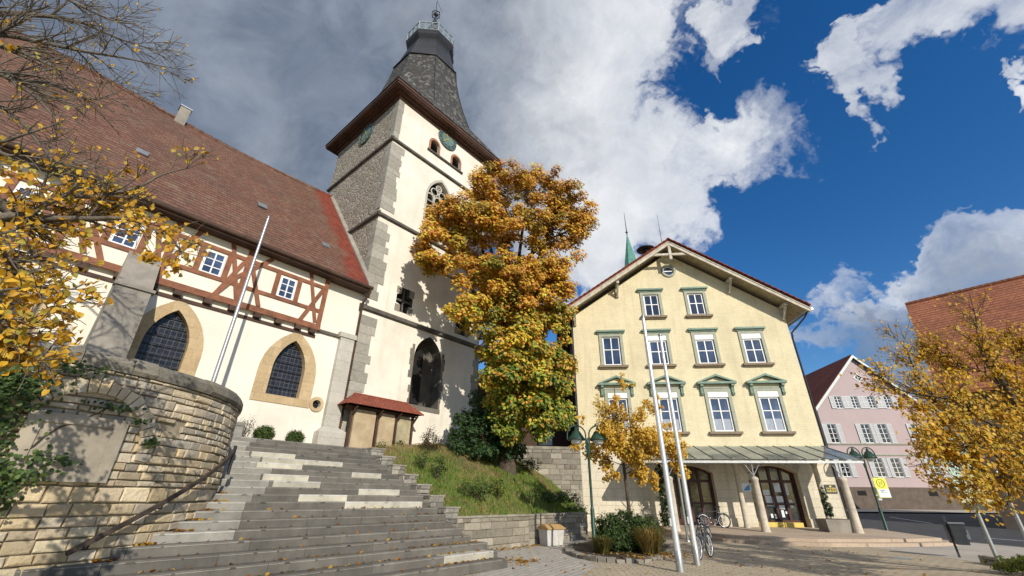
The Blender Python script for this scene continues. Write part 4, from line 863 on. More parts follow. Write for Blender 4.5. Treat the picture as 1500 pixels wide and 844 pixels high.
for k in range(8):
    a0, a1, b0, b1 = Vector(A[k]), Vector(A[(k+1) % 8]), Vector(B[k]), Vector(B[(k+1) % 8]); bl.tube([a0, b0+Vector((0, 0, .08))], .05, 6); bl.bar(b0, b1, .07, .07); bl.bar(a0.lerp(b0, .08), a1.lerp(b1, .08), .05, .06)
    for i in range(3):
        p0, p1 = a0.lerp(a1, i/3), a0.lerp(a1, (i+1)/3); q0, q1 = b0.lerp(b1, i/3), b0.lerp(b1, (i+1)/3); bl.tube([p0, q1], .022, 5); bl.tube([p1, q0], .022, 5); bl.tube([p0, q0], .02, 5)
        c = (p0+q1)/2; out_ = (c-Vector((TU, TC, c.z))).normalized(); bl.torus(c, out_, .17, .022, 14, 5)
part('balustrade', bl, M_plain('pale_blue_grey_iron', (.26, .31, .34), .55, .15, 5, 40, .1), gal)
fn_ = MB(); L4 = [octa(1.0, 36.95), octa(.85, 38.6), octa(.42, 40.3), octa(.06, 41.9)]
for a, b in zip(L4[:-1], L4[1:]): fn_.add(a+b, [(i, (i+1) % 8, 8+(i+1) % 8, 8+i) for i in range(8)])
fin = part('lantern_cap', fn_, SLATE, tow); bl = MB(); bl.lathe([(.0, -.2), (.14, -.14), (.2, 0), (.14, .14), (0, .2)], 14, (TU, TC, 42.35)); bl.tube([(TU, TC, 41.8), (TU, TC, 42.2)], .05, 6); bl.torus((TU, TC, 42.35), (1, .3, 0), .42, .03, 20, 5); bl.torus((TU, TC, 42.35), (0, .3, 1), .36, .03, 20, 5)
for k in range(6): a = k*PI/3; bl.tube([(TU, TC, 42.35), (TU+.5*math.cos(a), TC, 42.35+.5*math.sin(a))], .02, 5)
bl.tube([(TU, TC, 42.5), (TU-.1, TC, 44.2)], .03, 5); bl.tube([(TU+.55, TC-.2, 43.1), (TU-1.15, TC, 45.8)], .022, 5); part('finial', bl, IRON, fin)

# memorial shelter against the tower
SV = 16.75; ms = thing('memorial_shelter', 'three sandstone grave slabs under a small red tiled roof against the tower', 'memorial', ch(11, SV, 3.4), RZ_CHURCH, off=(11, SV, 3.4))
def wz(u): return 3.3+.45*max(0, min(1, (u-10)/3))
for x0, x1 in ((9.62, 10.66), (10.86, 11.66), (11.82, 12.56)):
    p = MB(); L = [(x0, wz(x0)-.15), (x1, wz(x1)-.15), (x1, 4.86), (x1-.10, 4.96), (x0+.10, 4.96), (x0, 4.86)]; p.prism([(x, SV+.12, z) for x, z in L], (0, .2, 0)); sb_ = part('grave_slab', p, (bpy.data.materials.get('muted_sandstone') or M_plain('muted_sandstone', (.36, .27, .16), .92, .3, 2.2, 24, .5, col2=(.50, .40, .26))) if x0 < 11.7 else M_plain('greenish_sandstone', (.36, .31, .19), .9, .25, 3, 25, .5), ms)
ps_ = MB()
for x in (9.5, 10.76, 11.74, 12.66): ps_.box(x-.05, x+.05, SV+.1, SV+.22, wz(x)-.2, 5.05); ps_.bar((x, SV+.1, 4.72), (x, SV-.22, 5.02), .07, .07)
ps_.box(9.2, 12.75, SV+.05, SV+.2, 4.98, 5.1); ps_.box(9.05, 12.85, SV-.28, SV+.5, 5.08, 5.12); part('timber_post', ps_, DKTIMB, ms)
rf = MB(); b4 = [(8.98, SV-.34, 5.08), (12.9, SV-.34, 5.08), (12.9, SV+.72, 5.08), (8.98, SV+.72, 5.08)]; t2 = [(9.55, SV+.3, 5.62), (12.35, SV+.3, 5.62)]
rf.add(b4+t2, [(0, 1, 5, 4), (1, 2, 5), (2, 3, 4, 5), (3, 0, 4), (0, 3, 2, 1)]); rfo = part('roof', rf, SHELROOF, ms)
rd = MB(); rd.tube([t2[0], t2[1]], .05, 8); rd.tube([b4[0], t2[0]], .04, 8); rd.tube([b4[1], t2[1]], .04, 8); part('ridge_tile', rd, SHELROOF, rfo)

# ------------------------------------------------------------------ yellow gabled building
HW, HDEP, PZ = 13.9, 17.0, .34
hallr = thing('town_hall', 'pale yellow gabled building with stone ground floor and grey-green window surrounds', 'building', hall(HW/2, 0, 0), RZ_HALL, off=(HW/2, 0, 0)); hallr['kind'] = 'thing'
hallr['label'] = 'tall pale yellow gabled building with ashlar ground floor and arched portals'
RS, RC, RZT = .675, 7.0, 18.15                        # roof slope, ridge position, ridge height
rzt = lambda s: RZT-RS*abs(s-RC)
w = MB(); wt = lambda s: rzt(s)-.55
up_ = [(0, 4.35), (HW, 4.35), (HW, wt(HW)), (RC, wt(RC)), (0, wt(0))]
WL = []                                                # centre, sill, width, height, kind
for c in (5.47, 8.45): WL.append((c, 12.74, 1.05, 1.62, 1, 0))
for i, c in enumerate((2.46, 5.47, 8.47, 11.44)): WL.append((c, 9.36, 1.18, 1.98, 2, 0 if i == 0 else 1))
for c in (2.52, 5.57, 8.6, 11.55): WL.append((c, 5.24, 1.2, 2.36, 3, 1))
hl = [rect(c-a/2, c+a/2, z, z+h) for c, z, a, h, k, rb in WL]; ocu = circ(6.98, 16.2, .36, 24); 
w.holes(up_, hl+[ocu], fy(0), 0)
for L in hl+[ocu]: w.reveal(L, fy(0), fy(.2), 0)
w.add([(HW, 0, 4.35), (HW, HDEP, 4.35), (HW, HDEP, wt(HW)), (HW, 0, wt(HW))], [(0, 1, 2, 3)], 0); w.add([(0, HDEP, .0), (HW, HDEP, 0), (HW, HDEP, wt(HW)), (RC, HDEP, wt(RC)), (0, HDEP, wt(0))], [(0, 1, 2, 3, 4)], 0)
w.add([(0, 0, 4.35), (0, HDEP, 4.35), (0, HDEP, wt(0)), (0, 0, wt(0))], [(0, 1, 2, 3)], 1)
w.box(.1, HW-.1, .35, HDEP-.1, 4.36, 12.5, 2)
part('wall', w, [YELLOW, DKTIMB, BLACK], hallr)
bw = MB(); dr = [segarch(4.75, 7.42, PZ, 3.0, 3.4), segarch(9.30, 12.0, PZ, 3.0, 3.4)]
bw.holes(rect(-.03, HW+.03, -.1, 4.30), dr, fy(-.05), 0)
for L in dr: bw.reveal(L, fy(-.05), fy(.6), 0)
bw.box(HW, HW+.03, -.05, HDEP, -.1, 4.3); bw.box(-.03, 0, -.05, HDEP, -.1, 4.3); bw.box(-.05, HW+.05, -.09, 0, 4.30, 4.42); bw.box(-.05, 4.75, -.12, -.05, -.1, .75); bw.box(7.42, 9.3, -.12, -.05, -.1, .75); bw.box(12.0, HW+.05, -.12, -.05, -.1, .75)
part('ground_floor_wall', bw, ASHLAR, hallr)
for x0, x1 in ((4.75, 7.42), (9.30, 12.0)):
    vs = MB(); cx = (x0+x1)/2; r = ((x1-x0)**2/4+.16)/.8; zc = 3.4-r; am = math.asin((x1-x0)/2/r)
    for i in range(9):
        a, b = am-2*am*i/9, am-2*am*(i+1)/9+.008; ro = r+(.62 if i == 4 else .5)
        q = [(cx+rr*math.sin(t), zc+rr*math.cos(t)) for rr, t in ((r, a), (ro, a), (ro, b), (r, b))]; kx = hv(.9, 1.08); vs.prism([(x, -.085, z) for x, z in q], (0, .08, 0), tint=(.56*kx, .5*kx, .39*kx))
    part('arch_stones', vs, STONEG, hallr)
# window parts
def hall_window(c, z, a, h, kind, roller):
    f = MB(); tsur = .19
    f.ring(rect(-a/2-tsur, a/2+tsur, 0, h+.2), rect(-a/2, a/2, .001, h), fy(-.07), fy(.02)); 
    if kind == 3: f.box(-a/2-tsur-.04, a/2+tsur+.04, -.09, .0, h+.2, h+.3)
    o = part('window', f, GREYGREEN, hallr, (c, 0, z)); sa = MB()
    zt = h-(.34 if roller else 0.)
    sa.ring(rect(-a/2+.03, a/2-.03, .03, zt), rect(-a/2+.11, a/2-.11, .11, zt-.08), fy(.03), fy(.11)); sa.box(-.034, .034, .035, .1, .11, zt-.08)
    zm = zt*.60 if kind == 3 else zt*.55; sa.box(-a/2+.11, a/2-.11, .04, .1, zm-.027, zm+.027)
    if kind == 1: sa.box(-a/2+.13, a/2-.13, .05, .1, zt*.3-.01, zt*.3+.01) if False else None
    part('sash', sa, WHITE, o); p = MB(); p.box(-a/2+.1, a/2-.1, .075, .085, .1, zt-.05); part('pane', p, GLASSB, o)
    if kind == 3:
        cu = MB(); cu.box(-a/2+.14, -.05, .072, .0745, .13, zm*.62); cu.box(.05, a/2-.14, .072, .0745, .13, zm*.62); part('net_curtain', cu, M_plain('net_curtain_cloth', (.34, .37, .42), .8, .1, 8, 40, 0) if 'net_curtain_cloth' not in bpy.data.materials else bpy.data.materials['net_curtain_cloth'], o)
    if roller: rb = MB(); rb.box(-a/2+.01, a/2-.01, -.055, .12, zt+.005, h-.005); part('roller_box', rb, WHITE, o)
    si = MB(); si.box(-a/2-.34, a/2+.34, -.2, .03, -.14, -.002); si.box(-a/2-.27, a/2+.27, -.12, 0, -.21, -.14); part('sill', si, SILLM, o)
    hd = MB(); e = a/2+.36
    if kind < 3:
        hd.box(-e+.06, e-.06, -.12, 0, h+.203, h+.30); hd.box(-e, e, -.22, 0, h+.30, h+.42); part('hood', hd, GREEN, o)
    else:
        e = a/2+.56; b0 = h+.45; zt2 = b0+.60
        hd.box(-e, e, -.34, 0, b0, b0+.13)
        for s in (-1, 1):
            L = [(s*e, b0+.13), (s*(e-.22), b0+.13), (0, zt2-.13), (0, zt2)]; hd.prism([(x, -.34, zz) for x, zz in L], (0, .34, 0))
        part('pediment', hd, GREEN, o); ty = MB(); ty.prism([(-e+.3, -.10, b0+.13), (e-.3, -.10, b0+.13), (0, -.10, zt2-.16)], (0, .1, 0)); ty.box(-a/2-.2, a/2+.2, -.05, 0, h+.3, b0); part('tympanum', ty, YELLOW, o)
        for s in (-1, 1):
            k = MB(); x = s*(a/2+.32); prf = [(0, b0), (-.28, b0), (-.29, b0-.12), (-.16, b0-.22), (-.12, b0-.45), (-.18, b0-.55), (-.12, b0-.66), (0, b0-.68)]
            k.prism([(x-.08, y, zz) for y, zz in prf], (.16, 0, 0)); part('console', k, GREEN, o)
    return o
protos = {}
for c, z, a, h, kind, rb in WL:
    key = (kind, rb)
    if key in protos: copy_part(protos[key], hallr, (c, 0, z))
    else: protos[key] = hall_window(c, z, a, h, kind, rb)
oc = MB(); oc.ring(circ(6.98, 16.2, .50, 24), ocu, fy(-.09), fy(.03)); oo = part('round_window', oc, GREYGREEN, hallr); q = MB(); q.box(6.6, 7.36, .1, .11, 15.82, 16.58, 1); q.box(6.62, 7.34, .05, .1, 16.17, 16.23); q.torus((6.98, .06, 16.2), (0, 1, 0), .34, .035, 24, 6); part('sash', q, [WHITE, GLASSB], oo)
# roof, barge boards, truss
FR = -1.05; rf = MB(); SL, SR = -.95, 15.0
for a, b in ((SL, RC), (SR, RC)):
    V = [(a, FR-.06, rzt(a)), (b, FR-.06, rzt(b)), (b, HDEP+.5, rzt(b)), (a, HDEP+.5, rzt(a))]; rf.hexa([(x, y, z-.12) for x, y, z in V], V)
hroof = part('roof', rf, HALLROOF, hallr)
ed = MB()
for a in (SL, SR):
    n = 26
    for i in range(n):
        p = Vector((a+(RC-a)*i/n, FR-.08, rzt(a+(RC-a)*i/n)+.02)); q = Vector((a+(RC-a)*(i+1.05)/n, FR-.08, rzt(a+(RC-a)*(i+1.05)/n)+.045)); ed.bar(p, q, .22, .05, (0, 0, 1))
part('verge_tile', ed, PINKROOF, hroof); rd = MB()
for i in range(40): rd.tube([(RC, FR-.1+i*.46, RZT+.02), (RC, FR+.38+i*.46, RZT+.05)], [.12, .14], 8)
part('ridge_tile', rd, HALLROOF, hroof)
so = MB()
for a in (SL+.05, SR-.05): V = [(a, FR+.02, rzt(a)-.15), (RC, FR+.02, RZT-.15), (RC, HDEP, RZT-.15), (a, HDEP, rzt(a)-.15)]; so.hexa([(x, y, z-.05) for x, y, z in V], V)
part('soffit', so, SOFFIT, hroof)
bg = MB()
for a in (SL, SR):
    V = lambda y, o1, o2: [(a, y, rzt(a)-o1), (RC, y, RZT-o1), (RC, y, RZT-o2), (a, y, rzt(a)-o2)]
    bg.hexa(V(FR-.02, .42, .10), V(FR+.05, .42, .10)); bg.hexa(V(FR-.055, .20, .105), V(FR-.022, .20, .105))
part('barge_board', bg, BARGE, hroof)
ts = MB(); zc = RZT-1.12; xw = (RZT-zc)/RS-.15
ts.box(RC-xw, RC+xw, FR+.06, FR+.20, zc-.10, zc+.06); ts.box(RC-.09, RC+.09, FR+.02, FR+.18, zc-.42, RZT-.2)
part('gable_truss', ts, BARGE, hroof)
for s in (.16, 3.2, 10.75, HW-.16):
    k = MB(); zt = rzt(s)-.42
    k.box(s-.09, s+.09, -.85, 0, zt-.22, zt-.04); k.box(s-.09, s+.09, -.16, -.003, zt-.95, zt-.22); k.bar((s, -.1, zt-.9), (s, -.72, zt-.2), .12, .14); part('bracket', k, BARGE, hallr)
gt = MB()
for a in (SL-.06, SR+.06): gt.tube([(a, FR-.05, rzt(a)-.16), (a, HDEP+.4, rzt(a)-.16)], .075, 8)
part('gutter', gt, ZINC, hroof)
dpp = MB(); dpp.tube([(SR+.06, -.5, rzt(SR)-.2), (SR-.1, -.35, rzt(SR)-.5), (HW+.12, -.02, wt(HW)-1.6), (HW+.1, .02, wt(HW)-2.0), (HW+.1, .02, .3)], .055, 8); part('downpipe', dpp, IRON, hallr)
dpp = MB(); dpp.tube([(SL-.06, -.5, rzt(SL)-.2), (-.10, -.16, wt(0)-.9), (-.10, -.16, .0)], .055, 8); part('downpipe', dpp, IRON, hallr)
an = MB(); q = onframe(969, 352, MH, 3.0); an.tube([(q.x, 3, rzt(q.x)-.1), (q.x, 3, 23.2)], [.035, .012], 6); part('antenna_rod', an, IRON, hroof)
# portals with glazed doors
def portal(x0, x1, papers):
    d = MB(); y = .42; d.ring(segarch(x0, x1, PZ, 3.0, 3.4), segarch(x0+.12, x1-.12, PZ+.02, 2.94, 3.3), fy(y-.05), fy(y+.1))
    W_ = x1-x0; d.box(x0+.1, x1-.1, y-.04, y+.06, 2.52, 2.66)
    xs_ = [x0+W_*f_ for f_ in (.27, .5, .73)]
    for x in xs_: d.box(x-.07, x+.07, y-.05, y+.06, PZ, 3.3)
    d.box(x0+.1, x1-.1, y-.03, y+.06, PZ, PZ+.32); d.box(x0+.1, x1-.1, y-.03, y+.06, PZ+1.05, PZ+1.15)
    o = part('door', d, DOORW, hallr); p = MB(); p.box(x0+.02, x1-.02, y+.03, y+.04, PZ, 3.38); part('glass', p, GLASS, o)
    hd = MB(); hd.tube([(xs_[1]-.12, y-.05, PZ+.95), (xs_[1]-.12, y-.12, PZ+1.0), (xs_[1]-.12, y-.12, PZ+1.4), (xs_[1]-.12, y-.05, PZ+1.45)], .015, 6); part('handle', hd, STEEL, o)
    for (fx, z, a, h, m_) in papers: q = MB(); x = x0+W_*fx; q.box(x, x+a, y+.018, y+.024, PZ+z, PZ+z+h); part('notice', q, m_, o)
    return o
portal(4.75, 7.42, [])
portal(9.30, 12.0, [(.30, 1.55, .38, .26, PAPER), (.33, 1.0, .34, .5, PAPER), (.55, 1.7, .34, .5, PAPER), (.53, 2.1, .2, .2, PAPER), (.55, 1.2, .34, .3, PAPER), (.56, .85, .3, .32, PAPER), (.76, 1.55, .16, .6, PAPER), (.78, .9, .18, .42, PAPER), (.36, .95, .3, .06, BLUE), (.58, .45, .14, .35, PAPER), (.36, .42, .12, .2, PAPER), (.44, .38, .12, .22, PAPER), (.66, .62, .16, .12, PAPER)])
ysr = MB()
for a, b in ((9.36, 9.78), (9.82, 10.62), (10.68, 11.6)): ysr.box(a, b, -.1, .36, PZ-.03, PZ+.22)
part('door_step', ysr, YSTEP, hallr, label='yellow painted step in front of the right portal')
# wall signs
sg = MB(); q = onframe(1217, 716.5, MH, -.07); sx, sz = q.x, q.z; sg.box(sx-.29, sx+.29, -.09, -.052, sz-.22, sz+.22)
pl = thing('wall_plaque', 'dark plaque with gold lettering on the ashlar wall above the planter', 'sign', hall(sx, -.07, sz), RZ_HALL, off=(sx, -.07, sz)); pl_ = part('plate', sg, DKGREY, pl)
lt = MB(); random.seed(11)
for row, (n, zz) in enumerate(((9, -.02), (9, -.15))):
    x = sx-.24
    for i in range(n):
        a = hv(.035, .05); lt.box(x, x+.012, -.096, -.0905, sz+zz, sz+zz+.085)
        if i % 3 != 1: lt.box(x+.012, x+a-.006, -.096, -.0905, sz+zz+.07, sz+zz+.085)
        if i % 2: lt.box(x+.012, x+a-.006, -.096, -.0905, sz+zz, sz+zz+.015); lt.box(x+a-.006, x+a+.006, -.096, -.0905, sz+zz, sz+zz+.085)
        if i % 3 == 0: lt.box(x+.012, x+a, -.096, -.0905, sz+zz+.035, sz+zz+.05)
        x += a+.015
lt.prism([(sx-.05, -.096, sz+.17), (sx+.05, -.096, sz+.17), (sx+.045, -.096, sz+.11), (sx, -.096, sz+.085), (sx-.045, -.096, sz+.11)], (0, .005, 0)); part('lettering', lt, GOLD, pl)
random.seed(21)
q = onframe(1091, 714, MH, -.07); bs = MB(); bs.box(q.x-.32, q.x+.32, -.075, -.052, q.z-.2, q.z+.2); bp = thing('notice_board', 'small pale blue notice board on the ashlar wall between the portals', 'sign', hall(q.x, -.07, q.z), RZ_HALL, off=(q.x, -.07, q.z)); part('plate', bs, PAPER, bp)
b2 = MB(); b2.prism([(q.x-.1, -.079, q.z-.16), (q.x+.26, -.079, q.z-.16), (q.x+.28, -.079, q.z+.16), (q.x+.06, -.079, q.z+.02)], (0, .003, 0)); part('print', b2, BLUE, bp)
# siren on the roof
q = onframe(946, 366, MH, 3.6); si = thing('warning_siren', 'black mushroom-shaped siren standing on the yellow building roof', 'siren', hall(q.x, 3.6, rzt(q.x)-.05), RZ_HALL, off=(q.x, 3.6, rzt(q.x)-.05))
m_ = MB(); m_.lathe([(0, .28), (.35, .22), (.72, .05), (.75, -.02), (.7, -.05), (.3, -.03)], 24, (q.x, 3.6, q.z)); part('hood', m_, DKGREY, si)
m_ = MB(); m_.lathe([(.28, -.03), (.28, -.38), (.1, -.42)], 16, (q.x, 3.6, q.z)); m_.tube([(q.x, 3.6, q.z-.4), (q.x, 3.6, rzt(q.x)-.1)], .09, 8); part('motor_and_mast', m_, IRON, si)

# glass canopy on stone columns
CS0, CS1, CY0, CY1, CZ0, CZ1 = 3.0, 13.75, -.06, -3.0, 4.42, 3.52
cn = thing('glass_canopy', 'sloping glass canopy on pale stone columns in front of the portals', 'canopy', hall(8.4, -1.5, PZ), RZ_HALL, off=(8.4, -1.5, PZ)); cn['kind'] = 'thing'
cz = lambda y: CZ0+(CZ1-CZ0)*(y-CY0)/(CY1-CY0); raf = MB(); nR = 12; step = (CS1-CS0)/nR
for i in range(nR+1): s = CS0+step*i; raf.bar((s, CY0, cz(CY0)-.04), (s, CY1-.08, cz(CY1-.08)-.04), .055, .10)
part('rafter', raf, STEEL, cn); gb_ = MB()
for i in range(nR+1): s = CS0+step*i; gb_.bar((s, CY0, cz(CY0)+.035), (s, CY1-.12, cz(CY1-.12)+.035), .05, .03)
part('glazing_cap', gb_, M_plain('dark_zinc', (.13, .14, .13), .5, .15, 5, 40, .1, metal=.4), cn); bm_ = MB(); bm_.box(CS0-.03, CS1+.03, CY1-.06, CY1+.05, CZ1-.2, CZ1-.085); bm_.box(CS0, CS1, CY0-.04, CY0, CZ0-.14, CZ0-.08); bm_.box(CS0, CS1, -.78, -.66, cz(-.72)-.22, cz(-.72)-.10); part('beam', bm_, STEEL, cn)
for i in range(nR): 
    p = MB(); a, b = CS0+step*i+.012, CS0+step*(i+1)-.012; V = [(a, CY0, cz(CY0)), (b, CY0, cz(CY0)), (b, CY1-.14, cz(CY1-.14)), (a, CY1-.14, cz(CY1-.14))]; p.hexa([(x, y, z+.012) for x, y, z in V], [(x, y, z+.022) for x, y, z in V]); part('glass_pane', p, PANEGL, cn)
PZF = .24
def plat_z(d): return PZ+(PZF-PZ)*min(1, max(0, -d)/3.3)
for s in (4.25, 8.45, 12.65):
    c = MB(); zb = plat_z(-.75); c.lathe([(.17, zb-.03), (.17, zb+.08), (.145, zb+.12), (.12, 3.30), (.15, 3.36), (.17, 3.42), (.17, 3.5)], 16, (s, -.72, 0)); part('column', c, COLST, cn)
    c = MB(); zb = plat_z(-2.85); c.lathe([(.21, zb-.03), (.21, zb+.05), (.19, zb+.1), (.165, 2.5), (.19, 2.55), (.19, 2.62), (.09, 2.70)], 16, (s, -2.85, 0)); fc_ = part('column', c, COLST, cn); c = MB()
    c.tube([(s, -2.85, 2.68), (s, -2.9, 3.34)], .035, 8); c.tube([(s, -2.85, 2.72), (s-.4, -2.92, 3.34)], .022, 6); c.tube([(s, -2.85, 2.72), (s+.4, -2.92, 3.34)], .022, 6); part('steel_prop', c, STEEL, fc_)
# entrance platform with two steps
pf = MB()
def outline(grow): 
    L = [(-1.0+0, -.12), (3.9, -.12), (HW+1.2, -.12)]
    return L
front = [(5.1, -3.2), (5.8, -4.9), (7.3, -5.9), (9.0, -6.2), (11.0, -5.9), (13.0, -5.4), (14.9, -4.6)]
def plate(g_, ztop, zbot, z_back):
    F_ = [(s+(g_*.6 if s > 8 else -g_*.6), d-g_) for s, d in front]; top = [(4.0, -.06, z_back)]+[(4.0-g_*.5, -3.0-g_*.4, ztop)]+[(s, d, ztop) for s, d in F_]+[(15.0+g_*.7, -.06, z_back)]
    n = len(top); V = top+[(x, y, zbot) for x, y, z in top]; tri = tessellate_polygon([[Vector((x, y, 0)) for x, y, z in top]])
    pf.add(V, [tuple(t) for t in tri]+[(i, (i+1) % n, n+(i+1) % n, n+i) for i in range(n)])
plate(0, PZF, .10, PZ); plate(.42, .125, -.02, .125)
ptf = bpy.data.objects.new('entrance_platform', build('entrance_platform', pf, PLATST)); ptf.matrix_world = MH; link(ptf); ptf['kind'] = 'structure'

# ------------------------------------------------------------------ pink gabled house with shutters
PQ = Vector((42.35, 55, 0)); PM = Matrix.Translation(PQ) @ Rz(RZ_PINK)
ph = thing('pink_house', 'pink gabled house with white shutters and dark red roof beyond the street', 'house', PM @ Vector((3.5, 0, .7)), RZ_PINK, off=(3.5, 0, .7))
px0, px1, pa = -2.95, 9.95, 3.5; pz = lambda x: 19.3-1.02*abs(x-pa)
PW = [(c, 12.25, .8, 1.5) for c in (0., 2.05, 4.1, 6.15)]+[(c, 8.05, 1.0, 2.25) for c in (-1.87, 2.2, 4.22, 8.3)]+[(c, 4.2, 1.0, 2.1) for c in (-1.75, 2.26, 4.28, 8.5)]
w = MB(); dm = [(3.5, 15.75), (3.95, 16.2), (3.5, 16.65), (3.05, 16.2)]
w.holes([(px0, 3.1), (px1, 3.1), (px1, pz(px1)-.3), (pa, pz(pa)-.3), (px0, pz(px0)-.3)], [rect(c-a/2, c+a/2, z, z+h) for c, z, a, h in PW]+[dm], fy(0))
for L in [rect(c-a/2, c+a/2, z, z+h) for c, z, a, h in PW]+[dm]: w.reveal(L, fy(0), fy(.15))
for x in (px0, px1): w.add([(x, 0, 3.1), (x, 14, 3.1), (x, 14, pz(x)-.3), (x, 0, pz(x)-.3)], [(0, 1, 2, 3)])
w.box(px0+.1, px1-.1, .3, 13.9, 3.1, 12.4, 1); part('wall', w, [PINKW, BLACK], ph)
bs = MB(); bs.box(px0-.04, px1+.04, -.06, 14, .2, 3.1); 
bso = part('basement_wall', bs, BROWNW, ph); cw_ = MB()
for c in (-.8, 7.2): cw_.box(c-.5, c+.5, -.08, -.055, 2.2, 2.7)
part('cellar_window', cw_, BLACK, bso)
sc_ = MB(); sc_.box(px0-.06, px1+.06, -.12, 0, 7.85, 8.0); sc_.box(px0-.04, px1+.04, -.09, 0, 6.6, 6.75); part('string_course', sc_, GREYGREEN, ph)
for c, z, a, h in PW:
    f = MB(); f.ring(rect(-a/2-.1, a/2+.1, -.08, h+.1), rect(-a/2, a/2, 0, h), fy(-.05), fy(.03)); o = part('window', f, SHUT, ph, (c, 0, z)); s_ = MB()
    s_.ring(rect(-a/2, a/2, 0, h), rect(-a/2+.07, a/2-.07, .07, h-.07), fy(.04), fy(.1)); s_.box(-.04, .04, .04, .1, .07, h-.07)
    for k in range(1, 4): s_.box(-a/2+.07, a/2-.07, .05, .1, h*k/4-.02, h*k/4+.02)
    part('sash', s_, WHITE, o); p = MB(); p.box(-a/2, a/2, .085, .09, 0, h); part('pane', p, GLASS, o)
    for sgn in (-1, 1):
        sh = MB(); x = sgn*(a/2+.36); sh.ring(rect(x-.27, x+.27, -.02, h+.02), rect(x-.2, x+.2, .08, h-.08), fy(-.1), fy(-.055)); sh.box(x-.2, x+.2, -.085, -.06, .08, h-.08, 1); sh.box(x-.2, x+.2, -.1, -.06, h*.5-.05, h*.5+.05)
        part('shutter', sh, [M_plain('pale_grey_paint', (.58, .58, .57), .5, .06, 4, 60, .05) if 'pale_grey_paint' not in bpy.data.materials else bpy.data.materials['pale_grey_paint'], SHUT], o)
q = MB(); q.prism([(x, .1, z) for x, z in dm], (0, .01, 0), 1); q.ring([(3.5, 15.6), (4.1, 16.2), (3.5, 16.8), (2.9, 16.2)], dm, fy(-.05), fy(.02)); q.box(3.47, 3.53, .05, .1, 15.8, 16.6); q.box(3.1, 3.9, .05, .1, 16.17, 16.23); part('diamond_window', q, [WHITE, GLASS], ph)
rf = MB()
for a in (px0-.35, px1+.35): V = [(a, -.4, pz(a)), (pa, -.4, pz(pa)), (pa, 14.4, pz(pa)), (a, 14.4, pz(a))]; rf.hexa([(x, y, z-.2) for x, y, z in V], V)
pr = part('roof', rf, PINKROOF, ph); q = MB()
for a in (px0-.35, px1+.35): q.hexa([(a, -.46, pz(a)-.5), (pa, -.46, pz(pa)-.5), (pa, -.42, pz(pa)-.5), (a, -.42, pz(a)-.5)], [(a, -.46, pz(a)-.1), (pa, -.46, pz(pa)-.1), (pa, -.42, pz(pa)-.1), (a, -.42, pz(a)-.1)])
part('barge_board', q, M_plain('mint_white_board', (.62, .70, .66), .6, .08, 5, 40, .05), pr)
# barn with big tiled roof on the right
BA = Vector((39.2, 38, 0)); BRZ = math.atan2(-.75, .66); BM = Matrix.Translation(BA) @ Rz(BRZ)   # local x along the ridge to the viewer, local -y down the slope we see
bn = thing('tiled_barn', 'old barn with large orange-brown tiled roof behind the yellow street tree', 'barn', BM @ Vector((9, -3, 0)), BRZ, off=(9, -3, 0))
rf = MB(); zr = 19.19; L_ = 26
for sg_ in (-1, 1):
    for i in range(10):
        a, b = L_*i/10, L_*(i+1)/10; V = [(a, sg_*8.4, zr-1.2*8.4), (b, sg_*8.4, zr-1.2*8.4), (b, 0, zr), (a, 0, zr)]; rf.hexa([(x, y, z-.22) for x, y, z in V], V)
br = part('roof', rf, BARNROOF, bn); rd = MB()
for i in range(58): rd.tube([(i*.45, 0, zr), (i*.45+.46, 0, zr+.03)], [.15, .17], 8)
part('ridge_tile', rd, BARNROOF, br)
w = MB(); w.box(.4, L_, -7.7, 7.7, -.5, 9.4); w.prism([(.4, -7.7, 9.4), (.4, 7.7, 9.4), (.4, 0, zr-.5)], (.3, 0, 0)); part('wall', w, BROWNW, bn)
dw = MB(); dw.box(2.5, 5.5, -7.78, -7.7, 0, 3.4); dw.box(9, 12, -7.78, -7.7, 0, 3.4); part('barn_door', dw, DKTIMB, bn)
# copper spire far behind the yellow building
cs = thing('copper_spire', 'slim green copper spire rising behind the yellow roof', 'spire', (at(924, 385, 60).x, 60, 14)); cs['kind'] = 'thing'
a_, b_ = at(920, 344, 60), at(924, 392, 60); H_ = a_.z-14; m_ = MB(); rb = (at(936, 392, 60).x-at(914, 392, 60).x)/2
k_ = rb/(a_.z-b_.z)
m_.lathe([(k_*(H_-4)+1.2, 4), (k_*(H_-6.5), 6.5), (k_*(H_-10)*.95, 10), (.05, H_)], 8, (0, 0, 0), smooth=False, a0=R(10)); part('spire_roof', m_, VERD, cs)
m_ = MB(); m_.box(-2.6, 2.6, -2.6, 2.6, -14, 4.0); part('wall', m_, WHITEP, cs); m_ = MB(); m_.tube([(0, 0, H_-.1), (0, 0, H_+4.6)], [.09, .03], 6); m_.lathe([(0, -.25), (.25, 0), (0, .25)], 10, (0, 0, H_+.5)); part('finial_rod', m_, IRON, cs)
# dark shed behind the chestnut
sh = thing('timber_shed', 'dark timber shed half hidden behind the chestnut crown', 'shed', (0, 31, 3.4)); m_ = MB(); m_.box(-4, 4.5, 0, 5, 0, 5.6); part('wall', m_, DKTIMB, sh); m_ = MB(); m_.prism([(-4.4, -.4, 4.9), (-4.4, 5.4, 4.9), (-4.4, 2.5, 6.8)], (8.4, 0, 0)); part('roof', m_, PINKROOF, sh); m_ = MB(); m_.box(2.0, 2.9, -.05, .0, 1.5, 3.2); part('window', m_, GLASSB, sh)

